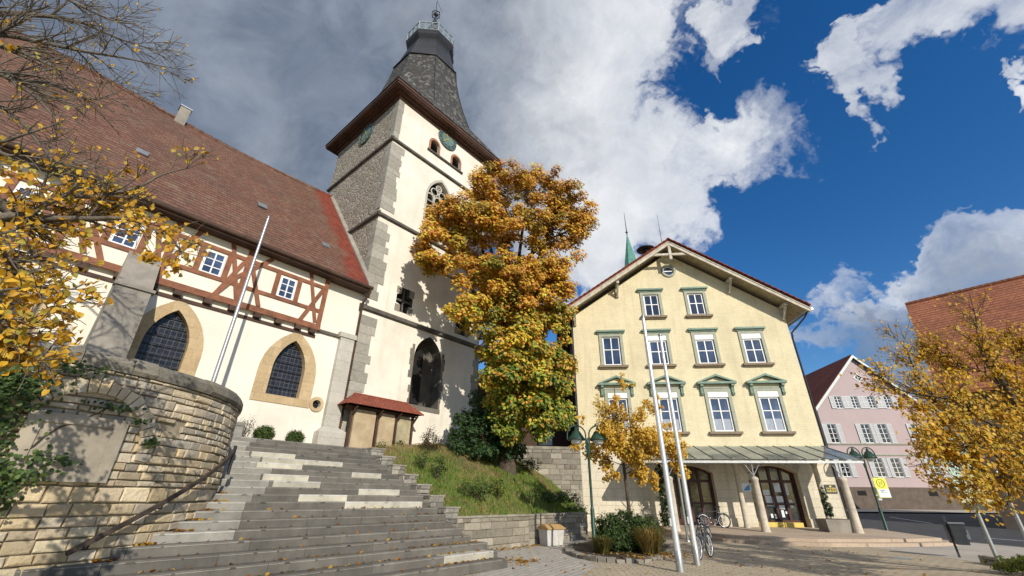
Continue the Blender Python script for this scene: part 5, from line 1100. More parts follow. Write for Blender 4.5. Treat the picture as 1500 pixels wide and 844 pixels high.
# ------------------------------------------------------------------ leaves, branches, plants
rng = np.random.default_rng(5)
def leaf_mesh(name, P, N, size, pal, parent=None, mat=None, aspect=.6, fold=.25, tints=None, off=(0, 0, 0), droop=None):
    """one mesh of many small folded leaves: P points, N facing directions, size per leaf, pal palette rows"""
    P = np.asarray(P, float); n = len(P); N = np.asarray(N, float); N /= np.linalg.norm(N, axis=1, keepdims=True)+1e-9
    T = rng.normal(size=(n, 3))
    if droop is not None: T = T*.6+np.array([0, 0, -1])*droop
    T -= N*(T*N).sum(1, keepdims=True); T /= np.linalg.norm(T, axis=1, keepdims=True)+1e-9
    B = np.cross(N, T); s = np.asarray(size, float).reshape(-1, 1)*np.ones((n, 1)); w = s*aspect/2; f = fold*w
    V = np.stack([P-T*s*.5, P-T*s*.12-B*w+N*f, P+T*s*.2-B*w*.75+N*f*.8, P+T*s*.5, P+T*s*.2+B*w*.75+N*f*.8, P-T*s*.12+B*w+N*f], 1).reshape(-1, 3)-np.asarray(off)
    me = bpy.data.meshes.new(name); me.vertices.add(n*6); me.vertices.foreach_set('co', V.astype(np.float32).ravel())
    b = (np.arange(n)*6)[:, None]; L = np.concatenate([b+np.array([[0, 1, 2, 3]]), b+np.array([[0, 3, 4, 5]])], 1).ravel()
    me.loops.add(n*8); me.loops.foreach_set('vertex_index', L.astype(np.int32)); me.polygons.add(n*2); me.polygons.foreach_set('loop_start', (np.arange(n*2)*4).astype(np.int32))
    try: me.polygons.foreach_set('loop_total', np.full(n*2, 4, np.int32))
    except Exception: pass
    me.update(calc_edges=True); me.validate()
    if tints is None:
        pal = np.asarray(pal, float); tints = pal[rng.integers(0, len(pal), n)]*rng.uniform(.75, 1.2, (n, 1))
    a = me.attributes.new('tint', 'FLOAT_COLOR', 'FACE'); t4 = np.ones((n*2, 4), np.float32); t4[:, :3] = np.repeat(tints, 2, 0); a.data.foreach_set('color', t4.ravel())
    me.materials.append(mat or LEAF); o = bpy.data.objects.new(name, me); link(o, parent); OFF[o.name] = Vector(off); return o
def rdir(n): v = rng.normal(size=(n, 3)); return v/np.linalg.norm(v, axis=1, keepdims=True)
def spline(pts, k=5):
    P = [np.array(p, float) for p in pts]
    if len(P) < 3: return [P[0]+(P[-1]-P[0])*i/k for i in range(k+1)]
    out = []
    for i in range(len(P)-1):
        p0, p1, p2, p3 = P[max(i-1, 0)], P[i], P[i+1], P[min(i+2, len(P)-1)]
        for j in range(k):
            t = j/k; out.append(.5*((2*p1)+(-p0+p2)*t+(2*p0-5*p1+4*p2-p3)*t*t+(-p0+3*p1-3*p2+p3)*t**3))
    out.append(P[-1]); return out
def twigs(mb, line, r0, r1, n_child, length, level, tips, spread=.9, up=.15, sides=5, t0=.15):
    """a limb and its shoots; the ends of the last level are collected as leaf places"""
    L = [np.array(p) for p in line]; k = len(L)
    mb.tube([Vector(p) for p in L], [r0+(r1-r0)*i/(k-1) for i in range(k)], sides if level else 7, cap=False)
    if level == 0: 
        return
    for c in range(n_child):
        t = t0+(1-t0)*rng.random(); i = min(k-2, int(t*(k-1))); p = L[i]+(L[i+1]-L[i])*(t*(k-1)-i); d = L[i+1]-L[i]; d /= np.linalg.norm(d)+1e-9
        q = rdir(1)[0]; q -= d*q.dot(d); q /= np.linalg.norm(q)+1e-9
        a = spread*(.6+.6*rng.random()); e = d*math.cos(a)+q*math.sin(a)+np.array([0, 0, up]); e /= np.linalg.norm(e)
        Lc = length*(1.1-.6*t)*(.6+.7*rng.random()); pts = [p]; 
        for s in range(4): e = e+rdir(1)[0]*.18; e /= np.linalg.norm(e); pts.append(pts[-1]+e*Lc/4)
        rr = max(.004, (r0+(r1-r0)*t)*.5)
        twigs(mb, pts, rr, max(.003, rr*.35), max(2, int(n_child*.62)), length*.5, level-1, tips, spread, up, max(3, sides-1), .1)
        if level <= 2:
            for s in range(1, 5): tips.append((pts[s], level))
def clump_pts(c, r, n, shell=.55):
    d = rdir(n); rad = (shell+(1-shell)*rng.random((n, 1)))*r; return np.asarray(c)+d*rad, d

# ---- chestnut in autumn colour beside the tower
CT = Vector((-.15, 21.4, 2.75)); che = thing('chestnut_tree', 'large chestnut tree in orange and green autumn leaf in front of the tower', 'tree', CT, 0, off=CT)
tk = MB(); tk.tube([CT+Vector(p) for p in ((0, 0, -1.2), (0, 0, -.2), (.02, -.1, 1.2), (.1, -.5, 3.2), (.1, -1.0, 5.5), (.0, -1.4, 8))], [.52, .46, .40, .36, .30, .2], 12)
blobs = [(740, 300, 66), (790, 292, 52), (838, 300, 40), (690, 335, 55), (642, 360, 38), (655, 320, 30), (745, 370, 85), (815, 350, 50), (700, 410, 52), (775, 430, 62), (720, 270, 28), (852, 330, 24), (630, 390, 26), (820, 410, 30), (682, 455, 30), (740, 480, 55), (790, 500, 48), (755, 545, 50), (800, 560, 42), (738, 535, 30), (775, 600, 42), (812, 605, 28), (745, 600, 36), (808, 470, 34), (765, 520, 60), (800, 545, 46), (800, 620, 24), (760, 622, 28), (738, 560, 38), (770, 570, 52), (790, 450, 46), (720, 440, 46), (760, 440, 50)]
CP, CN, CTn, CS_ = [], [], [], []
pal_o = np.array([(.46, .22, .03), (.40, .17, .025), (.52, .28, .04), (.34, .14, .025), (.44, .26, .04)]); pal_y = np.array([(.48, .34, .035), (.36, .31, .035), (.56, .36, .03)]); pal_g = np.array([(.10, .15, .02), (.14, .19, .025), (.07, .11, .018), (.22, .24, .03)])
ncl = 0
for bx, by, br in blobs:
    Yb = (18.6 if bx < 705 else 19.8)+rng.uniform(-.5, .5); c0 = np.array(at(bx, by, Yb)); fw = (c0-np.array(EYEP)) @ np.array(FWD); Rb = br/F_PX*fw
    tk.tube([CT+Vector((0, .05, min(6.5, max(2.4, c0[2]-CT.z-2.5)))), Vector(c0*.5+np.array(CT+Vector((0, 0, max(3., c0[2]-CT.z-1))))*.5), Vector(c0)], [.14, .08, .03], 6)
    m = int(13*(Rb/1.3)**2)+7
    for _ in range(m):
        d = rdir(1)[0]; d[2] = abs(d[2])*.9 if rng.random() < .5 else d[2]; d[1] *= .9
        cc = c0+d*Rb*rng.uniform(.55, 1.0); rc = rng.uniform(.32, .62); n = int(150*(rc/.5)**2); p, nn = clump_pts(cc, rc, n, .35); p[:, 2] = cc[2]+(p[:, 2]-cc[2])*.75
        CP.append(p); CN.append(nn*.45+np.array([.4, -.75, .6])+rdir(n)*.45)
        h = (cc[2]-5)/11; gmix = np.clip(.95-h*1.9+rng.normal()*.28, 0, 1); lowr = by > 450
        base = np.where(rng.random((n, 1)) < gmix*.75, pal_g[rng.integers(0, 4, n)], np.where(rng.random((n, 1)) < (.55 if lowr else .22), pal_y[rng.integers(0, 3, n)], pal_o[rng.integers(0, 5, n)]))
        if rng.random() < .22: base = base*.5+pal_g[rng.integers(0, 4, n)]*.5
        CTn.append(base*1.75*rng.uniform(.7, 1.2)*rng.uniform(.75, 1.2, (n, 1))); CS_.append(rng.uniform(.12, .23, n)); ncl += 1
part('trunk', tk, BARK, che)
leaf_mesh('crown', np.concatenate(CP), np.concatenate(CN), np.concatenate(CS_), None, che, aspect=.62, tints=np.clip(np.concatenate(CTn), 0, .82), off=tuple(CT), droop=.5)

# ---- tree leaning in from the left over the bastion
LT = Vector((-7.6, 2.2, 0)); lt_ = thing('lime_tree', 'half bare lime tree with yellow leaves reaching over the round wall', 'tree', LT, 0, off=LT)
tk = MB(); tips = []; LY = 4.0
top = LT+Vector((0, 0, 0)); tk.tube([LT+Vector(p) for p in ((0, 0, -.2), (.0, .0, 1.5), (.1, .1, 3.5), (.1, .3, 5.5), (-.1, .4, 7.5))], [.30, .25, .22, .17, .09], 12)
def limb(pix, z0, r0, r1, n, Ln, lev=2, dense=True, sp=.8, Y0=None):
    ln = [np.array(LT+Vector((.08, .2, z0)))]+[np.array(at(x, y, Y)) for x, y, Y in pix]; t = []
    twigs(tk, spline(ln, 4), r0, r1, n, Ln, lev, t, sp, .12); return t
T_bare, T_leaf = [], []
T_bare += limb([(-60, 30, 4.2), (0, 20, 4.6), (45, 22, 4.8), (110, 30, 5.0), (170, 55, 5.1), (215, 70, 5.1)], 5.0, .085, .008, 17, 1.1, sp=.75)
T_bare += limb([(-80, 55, 4.2), (0, 51, 4.6), (54, 61, 4.8), (120, 75, 5.0), (182, 85, 5.1), (236, 97, 5.2)], 4.6, .075, .007, 17, 1.05, sp=.75)
T_bare += limb([(-80, 80, 4.2), (0, 68, 4.6), (57, 88, 4.8), (94, 105, 5.), (150, 124, 5.1)], 4.4, .06, .007, 15, 1.0)
T_bare += limb([(-80, 100, 4.0), (0, 108, 4.4), (31, 118, 4.6), (71, 122, 4.8), (114, 139, 5.0), (142, 145, 5.1), (188, 128, 5.2)], 4.0, .06, .006, 16, .9)
T_bare += limb([(-40, 110, 4.2), (31, 128, 4.5), (71, 162, 4.7), (111, 210, 4.8)], 3.9, .05, .006, 13, .9)
T_bare += limb([(-60, -30, 4.4), (40, -25, 4.8), (100, 0, 5.0), (165, 30, 5.2), (200, 35, 5.3)], 5.6, .06, .006, 15, 1.1, sp=.75)
T_bare += limb([(-60, 150, 4.2), (20, 170, 4.5), (60, 215, 4.6), (90, 250, 4.6)], 3.6, .05, .006, 12, .8)
T_leaf += limb([(-80, 285, 3.4), (0, 302, 3.7), (28, 317, 3.8), (85, 320, 4.0), (137, 320, 4.1), (176, 320, 4.2), (215, 330, 4.3), (265, 365, 4.4)], 2.9, .075, .006, 20, .75)
T_leaf += limb([(0, 318, 3.7), (40, 311, 3.8), (94, 287, 3.9), (137, 288, 4.0), (200, 275, 4.2), (240, 255, 4.3), (283, 245, 4.4)], 2.9, .05, .005, 15, .6)
T_leaf += limb([(-60, 215, 3.6), (0, 225, 3.8), (50, 245, 4.0), (110, 265, 4.2), (150, 290, 4.2)], 3.2, .05, .006, 16, .75)
T_leaf += limb([(-80, 360, 3.1), (0, 380, 3.4), (40, 405, 3.6), (80, 440, 3.7), (100, 470, 3.7)], 2.4, .05, .005, 16, .55)
T_leaf += limb([(-80, 430, 2.9), (-20, 450, 3.2), (20, 490, 3.3), (50, 520, 3.4)], 2.0, .045, .005, 16, .5)
# upper crown beyond the picture edge, whose shade dapples the round wall
for k in range(4):
    a = hv(-3.0, -.6); b_ = np.array(LT+Vector((.1, .3, hv(4.2, 7.2)))); e = np.array((math.cos(a)*hv(1.5, 3.0)-.9, math.sin(a)*2.2-.6, hv(.6, 2.6)))
    twigs(tk, spline([b_, b_+e*.5+np.array((0, 0, .3)), b_+e], 4), .05, .008, 11, .9, 2, T_leaf if False else tips, .85, .1)
P, S, N = [], [], []
yl = np.array([(.74, .44, .035), (.80, .52, .05), (.66, .35, .03), (.70, .48, .07), (.50, .25, .03), (.76, .42, .025), (.45, .38, .06)])
def vis(p):
    d = np.array(p)-np.array(EYEP); z = d @ np.array(FWD); return (750+F_PX*(d @ np.array(RT))/z, 422-F_PX*(d @ np.array(UP))/z) if z > .3 else (-999, -999)
for p, lv in T_bare:
    if rng.random() < .05: P.append(p); S.append(rng.uniform(.05, .085))
for p, lv in T_leaf:
    x, y = vis(p); dn = .6 if x < 120 else (.52 if x < 230 else .46)
    if 180 < y < 270: dn *= .5
    k = rng.poisson(dn*(1.05 if y > 270 else .8))
    for _ in range(k): P.append(p+rng.normal(size=3)*.035); S.append(rng.uniform(.05, .085))
for p, lv in tips:
    for _ in range(rng.poisson(.9)): P.append(p+rng.normal(size=3)*.06); S.append(rng.uniform(.06, .10))
# dense leafy sprays
for (x, y, Y, r, n) in ((20, 300, 3.8, .4, 60), (45, 255, 3.9, .25, 26), (15, 240, 3.9, .22, 24), (25, 345, 3.6, .25, 30), (22, 420, 3.5, .2, 30), (45, 440, 3.6, .2, 30), (18, 470, 3.4, .18, 45), (25, 520, 3.4, .16, 60), (5, 505, 3.3, .16, 60), (222, 375, 4.3, .2, 36), (205, 320, 4.3, .25, 32), (245, 340, 4.4, .2, 26), (258, 395, 4.4, .14, 20), (160, 290, 4.2, .22, 26), (120, 340, 4.1, .2, 20), (95, 300, 4.0, .3, 30), (35, 30, 4.8, .2, 18), (10, 35, 4.7, .15, 20), (185, 250, 4.2, .12, 12), (15, 70, 4.6, .12, 14)):
    c = np.array(at(x, y, Y)); q, _ = clump_pts(c, r, n, .1); P += list(q); S += list(rng.uniform(.055, .10, n))
P = np.array(P); N = rdir(len(P))*.8+np.array([.35, -.65, .35])
part('trunk', tk, BARKG, lt_); leaf_mesh('crown', P, N, S, yl, lt_, aspect=.78, fold=.5, off=tuple(LT), droop=.9)

# ---- yellow tree on the right by the street
RT_ = Vector((13.4, 10.9, 0)); rt_ = thing('street_tree', 'bright yellow broad tree at the street edge before the tiled barn', 'tree', RT_, 0, off=RT_)
tk = MB(); tips = []; tk.tube([RT_+Vector(p) for p in ((0, 0, -.2), (0, 0, 1.2), (-.15, .05, 2.4), (-.3, .1, 3.6), (-.4, .1, 4.8))], [.17, .14, .12, .09, .05], 10)
def limb2(pix, z0, r0, r1, n, Ln):
    ln = [np.array(RT_+Vector((-.1, .05, z0)))]+[np.array(at(x, y, Y)) for x, y, Y in pix]; twigs(tk, spline(ln, 4), r0, r1, n, Ln, 2, tips, .85, .12)
for pix, z0 in (([(1500, 640, 11), (1470, 575, 11.2), (1435, 510, 11.3), (1430, 470, 11.3), (1420, 430, 11.3)], 1.9), ([(1500, 650, 10.8), (1440, 615, 10.6), (1395, 587, 10.4), (1330, 575, 10.3), (1300, 560, 10.3)], 1.7),
                ([(1500, 600, 11.2), (1490, 545, 11.6), (1480, 500, 11.8)], 2.2), ([(1470, 660, 10.2), (1410, 655, 9.9), (1360, 650, 9.8)], 1.5), ([(1460, 560, 12), (1400, 530, 12.4), (1360, 500, 12.6)], 2.3), ([(1510, 700, 10), (1460, 700, 9.8), (1420, 705, 9.7)], 1.4), ([(1560, 560, 11), (1600, 500, 11)], 2.4), ([(1580, 620, 10.5), (1650, 600, 10.5)], 2.0), ([(1380, 600, 11.0), (1340, 540, 11.2), (1320, 500, 11.3)], 2.2)):
    limb2(pix, z0, .06, .008, 19, 1.05)
P, S = [], []
for p, lv in tips:
    x, y = vis(p); dn = 1.9 if y > 500 else .9
    if x < 1340 or y < 470: dn *= .42
    for _ in range(rng.poisson(dn)): P.append(p+rng.normal(size=3)*.07); S.append(rng.uniform(.06, .11))
for (x, y, Y, r, n) in ((1450, 540, 11.2, .55, 260), (1400, 620, 10.4, .6, 330), (1465, 620, 10.7, .6, 330), (1440, 690, 10, .5, 260), (1350, 610, 10.3, .45, 170), (1480, 570, 11, .5, 220), (1395, 560, 11, .45, 150), (1440, 500, 11.3, .4, 130), (1490, 500, 11.6, .4, 130), (1400, 670, 9.9, .42, 190), (1490, 700, 10, .4, 190), (1455, 735, 9.9, .25, 80), (1365, 660, 9.9, .3, 90), (1320, 590, 10.3, .3, 60), (1370, 500, 12, .35, 60), (1340, 540, 11.2, .3, 45)):
    c = np.array(at(x, y, Y))
    for _ in range(9):
        c2 = c+rdir(1)[0]*r*rng.uniform(.3, 1); q, _d = clump_pts(c2, r*.38, n//5, .1); P += list(q); S += list(rng.uniform(.06, .11, len(q)))
P = np.array(P); N = rdir(len(P))*.75+np.array([.35, -.7, .45])
yr = np.array([(.74, .42, .03), (.80, .50, .04), (.66, .34, .025), (.70, .50, .06), (.52, .27, .03), (.46, .36, .05)])
part('trunk', tk, BARK, rt_); leaf_mesh('crown', P, N, S, yr, rt_, aspect=.75, off=tuple(RT_), droop=.8)

# ---- young yellow tree in the planting bed
YT = Vector((4.35, 17.35, 0)); yt = thing('young_tree', 'slender young tree with thin yellow foliage in the planting bed', 'tree', YT, 0, off=YT)
tk = MB(); tips = []; tk.tube([YT+Vector(p) for p in ((0, 0, -.1), (.01, 0, 1.6), (-.02, 0, 2.8), (-.06, 0, 4.2), (-.08, .05, 5.9))], [.075, .065, .055, .04, .012], 9)
for k in range(17):
    z = rng.uniform(2.2, 5.0); a = rng.uniform(0, 2*PI); L = (2.25 if z < 3.4 else 1.5)*rng.uniform(.7, 1.05)*(1-.1*(z-2.2)); b_ = np.array(YT)+np.array((-.04, 0, z)); e = np.array((math.cos(a)*L, math.sin(a)*L*.8, L*.42))
    twigs(tk, spline([b_, b_+e*.55+np.array((0, 0, -.05)), b_+e], 4), .022, .004, 10, .55, 2, tips, .8, .1, 4)
P, S = [], []
for p, lv in tips:
    z = p[2]; dn = 2.0 if z < 2.9 else (2.6 if z < 3.9 else (1.1 if z < 4.6 else .25))
    for _ in range(rng.poisson(dn)): P.append(p+rng.normal(size=3)*.07); S.append(rng.uniform(.07, .12))
for (x, y, r, n) in ((930, 640, .6, 420), (905, 600, .5, 260), (955, 595, .45, 200), (915, 560, .35, 90), (960, 650, .6, 420), (915, 660, .6, 420), (880, 640, .45, 200), (985, 675, .42, 260), (940, 690, .5, 330), (895, 690, .42, 220), (930, 615, .5, 240), (985, 640, .5, 260), (1000, 690, .35, 150), (955, 700, .4, 200), (850, 615, .22, 34), (872, 670, .3, 100)):
    c = np.array(at(x, y, 17.2))
    for _ in range(8): q, _d = clump_pts(c+rdir(1)[0]*r*rng.uniform(.3, 1), r*.42, n//5, .1); P += list(q); S += list(rng.uniform(.07, .12, len(q)))
P = np.array(P); part('trunk', tk, BARK, yt); leaf_mesh('crown', P, rdir(len(P))*.75+np.array([.35, -.7, .45]), S, [(.80, .50, .05), (.82, .56, .08), (.74, .42, .04), (.78, .58, .12), (.60, .33, .04)], yt, aspect=.75, off=tuple(YT), droop=.8)

def onbank(px, py):
    for Y in np.arange(13.5, 26.4, .05):
        p = at(px, py, float(Y)); q = MC.inverted() @ Vector((p.x, p.y, 0))
        if p.z <= bank_z(q.x, q.y): return Vector((p.x, p.y, bank_z(q.x, q.y)))
    return at(px, py, 20)
# ---- shrubs
def shrub(name, label, cat, base, blobs_, dens, size, pal, group=None, stems=8, aspect=.5, up=.5, clump=.22, stem_r=.012):
    B = Vector(base); o = thing(name, label, cat, B, 0, group, B); P, N = [], []; mb = MB()
    for (dx, dy, dz, r, rz_) in blobs_:
        c = np.array(B)+np.array((dx, dy, dz)); m = max(4, int(dens*12.6*r*(r+rz_)*.5/(size*size*aspect*12)))
        for _ in range(m):
            d = rdir(1)[0]*np.array((r, r, rz_))*rng.uniform(.5, 1.0); cc = c+d; n = int(rng.integers(14, 26)); q, nn = clump_pts(cc, clump*rng.uniform(.6, 1.2), n, .1); P.append(q); N.append(nn*.5+d/(r+.01)*.5+np.array((0, 0, up))+rdir(n)*.4)
    for k in range(stems):
        b_ = random.choice(blobs_); e = Vector((b_[0]+hv(-.6, .6)*b_[3], b_[1]+hv(-.6, .6)*b_[3], b_[2]+hv(-.2, .6)*b_[4])); mb.tube([B+Vector((hv(-.1, .1), hv(-.1, .1), -.05)), B+e*.5+Vector((hv(-.05, .05), 0, .05)), B+e], [stem_r, stem_r*.8, stem_r*.4], 5)
    part('stems', mb, BARK, o); P = np.concatenate(P); N = np.concatenate(N); keep = P[:, 2] > B.z-.05; P, N = P[keep], N[keep]
    leaf_mesh('foliage', P, N, rng.uniform(size*.7, size*1.3, len(P)), pal, o, aspect=aspect, off=tuple(B)); return o
dkg = [(.03, .065, .022), (.04, .085, .028), (.022, .05, .02), (.055, .10, .03)]; mdg = [(.08, .14, .03), (.11, .18, .04), (.06, .11, .025), (.15, .2, .045)]; ylg = [(.28, .27, .03), (.16, .20, .03), (.40, .32, .04), (.10, .14, .025)]
shrub('yew_bush', 'large dark green yew bush at the foot of the orange chestnut', 'bush', onbank(704, 674), [(-.1, 0, 1.2, 1.45, 1.15), (-.95, .2, .75, 1.0, .8), (1.1, .1, .95, 1.05, .9), (.1, .1, 2.1, .85, .75), (-.2, -.2, .35, 1.4, .4), (1.5, .1, .45, .7, .5), (-.25, .2, 2.85, .45, .5), (.5, .1, 1.6, 1.0, .8), (-.6, .1, 1.7, .85, .7), (.35, .2, 2.7, .4, .5)], .95, .17, [(.05, .105, .035), (.07, .14, .045), (.035, .075, .025), (.10, .17, .05)], aspect=.36, clump=.22, stems=10)
for i, (px, py, lab, bl, pal, sz) in enumerate(((618, 690, 'thin leafy rose shrub on the bank nearest the upper steps', [(0, 0, .45, .28, .4)], mdg, .07), (640, 705, 'upright dark green rose shrub on the grassy bank below the yew', [(0, 0, .45, .3, .42)], dkg+mdg, .07),
        (695, 735, 'wide mid green shrub low on the bank above the retaining wall', [(-.35, 0, .4, .4, .35), (.25, .1, .45, .4, .38)], mdg, .08), (728, 732, 'yellowish green shrub low on the bank beside the wide shrub', [(0, 0, .45, .38, .42)], ylg+mdg, .08), (745, 690, 'small yellow-green laurel bush against the upper wall', [(0, 0, .35, .5, .35)], ylg+mdg, .11),
        (630, 662, 'reddish brown barberry bush beside the tower foot', [(0, 0, .5, .5, .5)], [(.12, .05, .03), (.09, .07, .025), (.06, .06, .02)], .06), (768, 690, 'low dark shrub at the foot of the chestnut trunk', [(-.3, 0, .3, .5, .35), (.4, .1, .3, .5, .35)], dkg+mdg, .09), (800, 735, 'sprawling dark ground cover shrub by the upper wall', [(-.7, -.3, .2, .6, .22), (.3, .2, .2, .8, .25), (1.0, .6, .2, .6, .25)], dkg+mdg, .09), (845, 752, 'dark ivy-like shrub over the end of the retaining wall', [(0, 0, .15, .6, .25), (-.5, -.7, .15, .5, .2)], dkg+mdg, .09))):
    p = onbank(px, py); shrub('bank_shrub', lab, 'shrub', p, bl, .5, sz, pal, 'shrubs on the grassy bank', 6, .5)
for px, lab, r in ((383, 'round clipped box ball at the stair head left of its twin', .3), (430, 'round clipped box ball at the stair head nearer the pilaster', .27)):
    p = onframe(px, 650, MC, 16.7); q = MC @ Vector((p.x, 16.7, 3.28)); shrub('box_ball', lab, 'bush', q, [(0, 0, r*.95, r*1.15, r*1.0)], 3.2, .045, mdg, 'clipped box balls at the stair head', 4, .6, clump=.1)
p = onframe(357, 640, MC, 16.5); q = MC @ Vector((p.x, 16.5, 3.28)); shrub('twiggy_shrub', 'thin half bare shrub beside the stone pier at the stair head', 'shrub', q, [(0, 0, .45, .34, .35)], .2, .05, [(.12, .12, .05), (.16, .13, .06)], None, 16, .5, stem_r=.008)
for px, lab in ((585, 'low weedy plant under the sandstone slabs nearest the steps'), (560, 'low weedy plant under the middle sandstone slab')):
    p = onframe(px, 655, MC, 16.4); q = MC @ Vector((p.x, 16.4, wz(p.x)-.05)); shrub('weedy_plant', lab, 'plant', q, [(0, 0, .2, .3, .22)], .35, .07, ylg+mdg, 'weedy plants below the memorial shelter', 5)
# planting bed by the lamp
ring = [(1.95, 16.2), (2.15, 15.2), (2.6, 14.45), (3.3, 14.2), (4.1, 14.5), (4.85, 15.4), (5.6, 16.9), (6.1, 18.6), (5.6, 20.2), (4.2, 20.8), (2.8, 19.4), (2.1, 17.8)]
sheet('planting_bed', ring, .09, SOIL)
kr = MB(); RP = spline([(x, y, 0) for x, y in ring+[ring[0]]], 3)
i = 0
while i < len(RP)-1:
    a, b_ = Vector(RP[i]), Vector(RP[i+1]); d = (b_-a); L = d.length; d.normalize(); n_ = Vector((d.y, -d.x, 0)); kx = hv(.8, 1.15); g_ = .012; w_ = hv(.14, .2); h = hv(.085, .125)
    q = [a+d*g_-n_*w_, b_-d*g_-n_*w_, b_-d*g_+n_*w_*.5, a+d*g_+n_*w_*.5]; kr.hexa([x-Vector((0, 0, .05)) for x in q], [x*1.0+Vector((0, 0, h)) for x in q], tint=(.30*kx, .27*kx, .22*kx)); i += 1
kt = thing('bed_kerb', 'rough grey kerb stones ringing the planting bed under the young tree', 'kerb', (3.8, 14.3, 0), 0, off=(3.8, 14.3, 0)); kt['kind'] = 'thing'; part('kerb_stones', kr, STONEG, kt)
shrub('clipped_hedge_bush', 'broad dark green bush around the young tree trunk', 'bush', (3.95, 16.6, .09), [(-.55, 0, .55, .6, .55), (.1, .1, .65, .65, .6), (.75, .2, .55, .6, .5), (-.3, -.3, .3, .7, .35), (.5, -.3, .3, .7, .35), (0, 0, .35, 1.0, .35)], 1.7, .07, [(.05, .10, .025), (.08, .14, .03), (.035, .07, .02), (.12, .17, .04)], None, 8, .55, clump=.15)
def tuft(name, label, base, n, h, spread, pal, group):
    B = np.array(base); V, Fs, T = [], [], []
    mb = MB()
    for k in range(n):
        a = rng.uniform(0, 2*PI); r = rng.uniform(0, spread*.35); p = B+np.array((math.cos(a)*r, math.sin(a)*r, 0)); o = np.array((math.cos(a), math.sin(a), 0))*spread*rng.uniform(.2, 1); hh = h*rng.uniform(.6, 1.1); s = np.array((-math.sin(a), math.cos(a), 0))*.007
        t = pal[rng.integers(0, len(pal))]; t = tuple(np.array(t)*rng.uniform(.7, 1.2)); m = p+o*.4+np.array((0, 0, hh*.75)); e = p+o+np.array((0, 0, hh*rng.uniform(.55, 1.)))
        mb.add([p-s, p+s, m+s*.8, m-s*.8, e], [(0, 1, 2, 3), (3, 2, 4)], 0, t)
    return solid(name, mb, GRASSM, label, 'ornamental grass', (0, 0, 0), 0, group)
tuft('ornamental_grass', 'straw-coloured ornamental grass spilling over the front of the dark bush', (4.45, 15.55, .08), 900, .85, .75, [(.35, .22, .06), (.28, .2, .05), (.18, .17, .04), (.42, .3, .09)], 'ornamental grasses in the planting bed')
tuft('ornamental_grass', 'low tawny grass tuft at the foot of the green lamp', (2.95, 15.75, .08), 600, .55, .6, [(.30, .2, .06), (.2, .18, .05), (.12, .14, .03)], 'ornamental grasses in the planting bed')
# ivy on the round wall
def ivy(name, label, spots, n, size, pal, parent=None):
    P, N = [], []
    for (s, z, rs, rz_, k) in spots:
        for _ in range(k):
            a, b_ = rng.normal(0, .5), rng.normal(0, .5); P.append(fc(s+a*rs, z+b_*rz_, .1+abs(rng.normal(0, .06)))); an = (s+a*rs)/BR; N.append(np.array((math.cos(an), math.sin(an), .35))+rng.normal(size=3)*.4)
    P = np.array(P); return P, N
P, N = ivy('', '', [(-3.05, 3.0, .5, .4, 950), (-2.95, 2.4, .3, .45, 420), (-2.75, 2.0, .25, .25, 150), (-2.45, 1.85, .3, .16, 150), (-2.55, 1.6, .2, .25, 130), (-2.75, 1.3, .15, .2, 70), (-2.2, 2.1, .3, .12, 50), (-1.75, 2.93, .4, .06, 46), (-1.0, 2.45, .1, .09, 46), (-1.3, 2.75, .1, .05, 16), (-2.5, 3.4, .5, .12, 90)], 0, 0, 0)
iv_ = thing('ivy', 'dark green ivy trailing down the round stone wall beside the tablet', 'ivy', (-7.3, 6.4, 1), 0, off=(-7.3, 6.4, 1)); st_ = MB()
for (a, b_) in (((-2.9, .3), (-2.7, 3.2)), ((-2.6, 1.0), (-2.4, 2.0)), ((-2.7, 2.0), (-1.8, 2.95))):
    st_.tube([fc(a[0]+(b_[0]-a[0])*t+.06*math.sin(t*9), a[1]+(b_[1]-a[1])*t, .09) for t in np.linspace(0, 1, 8)], .012, 5)
part('stems', st_, BARK, iv_); leaf_mesh('foliage', P, N, rng.uniform(.04, .085, len(P)), [(.07, .13, .03), (.10, .17, .04), (.05, .09, .025), (.14, .2, .05)], iv_, aspect=.85, off=(-7.3, 6.4, 1))
# climbing plant column beside the left portal
p = hall(4.2, -1.2); shrub('climbing_plant', 'tall dark green climbing plant column beside the left portal', 'climbing plant', (p.x, p.y, .3), [(0, 0, .5, .36, .5), (0, 0, 1.3, .34, .5), (.02, 0, 2.1, .32, .5), (0, 0, 2.8, .26, .4)], 1.2, .085, dkg, None, 5, .7, clump=.16)
# grass on the bank, fallen leaves
n = 42000; mb = MB(); uu = rng.uniform(U0, 22.5, n); vv = rng.uniform(V0, 17.4, n); V = []; Fi = []; T = []
gp = np.array([(.20, .32, .05), (.27, .38, .06), (.15, .25, .04)]); gd = np.array([(.42, .33, .14), (.36, .27, .12), (.30, .28, .10)])
for u, v in zip(uu, vv):
    p = ch(u, v); z = bank_z(u, v)+.05*math.sin(u*3.1+v*2.3)*math.sin(v*4.1)
    if p.y > 26.2 or p.x > 3.6: continue
    t_ = (v-V0)/4.5; lush = .5+.5*math.sin(u*1.3+2)*math.cos(v*1.1)+1.15-t_*1.5
    if rng.random() > .25+.75*min(1, max(.0, lush)): continue
    a = rng.uniform(0, 2*PI); h = rng.uniform(.05, .13)*(1+.7*max(0, min(1, lush))); s = np.array((math.cos(a), math.sin(a), 0))*.012; c = np.array((p.x, p.y, z-.01)); e = c+np.array((rng.normal(0, .04), rng.normal(0, .04), h))
    t = (gp if rng.random() < lush*.8 else gd)[rng.integers(0, 3)]*rng.uniform(.7, 1.2); mb.add([c-s, c+s, e], [(0, 1, 2)], 0, tuple(t))
solid('grass', mb, GRASSM, 'short patchy green and straw grass on the bank', 'grass', kind='stuff')
P, N = [], []
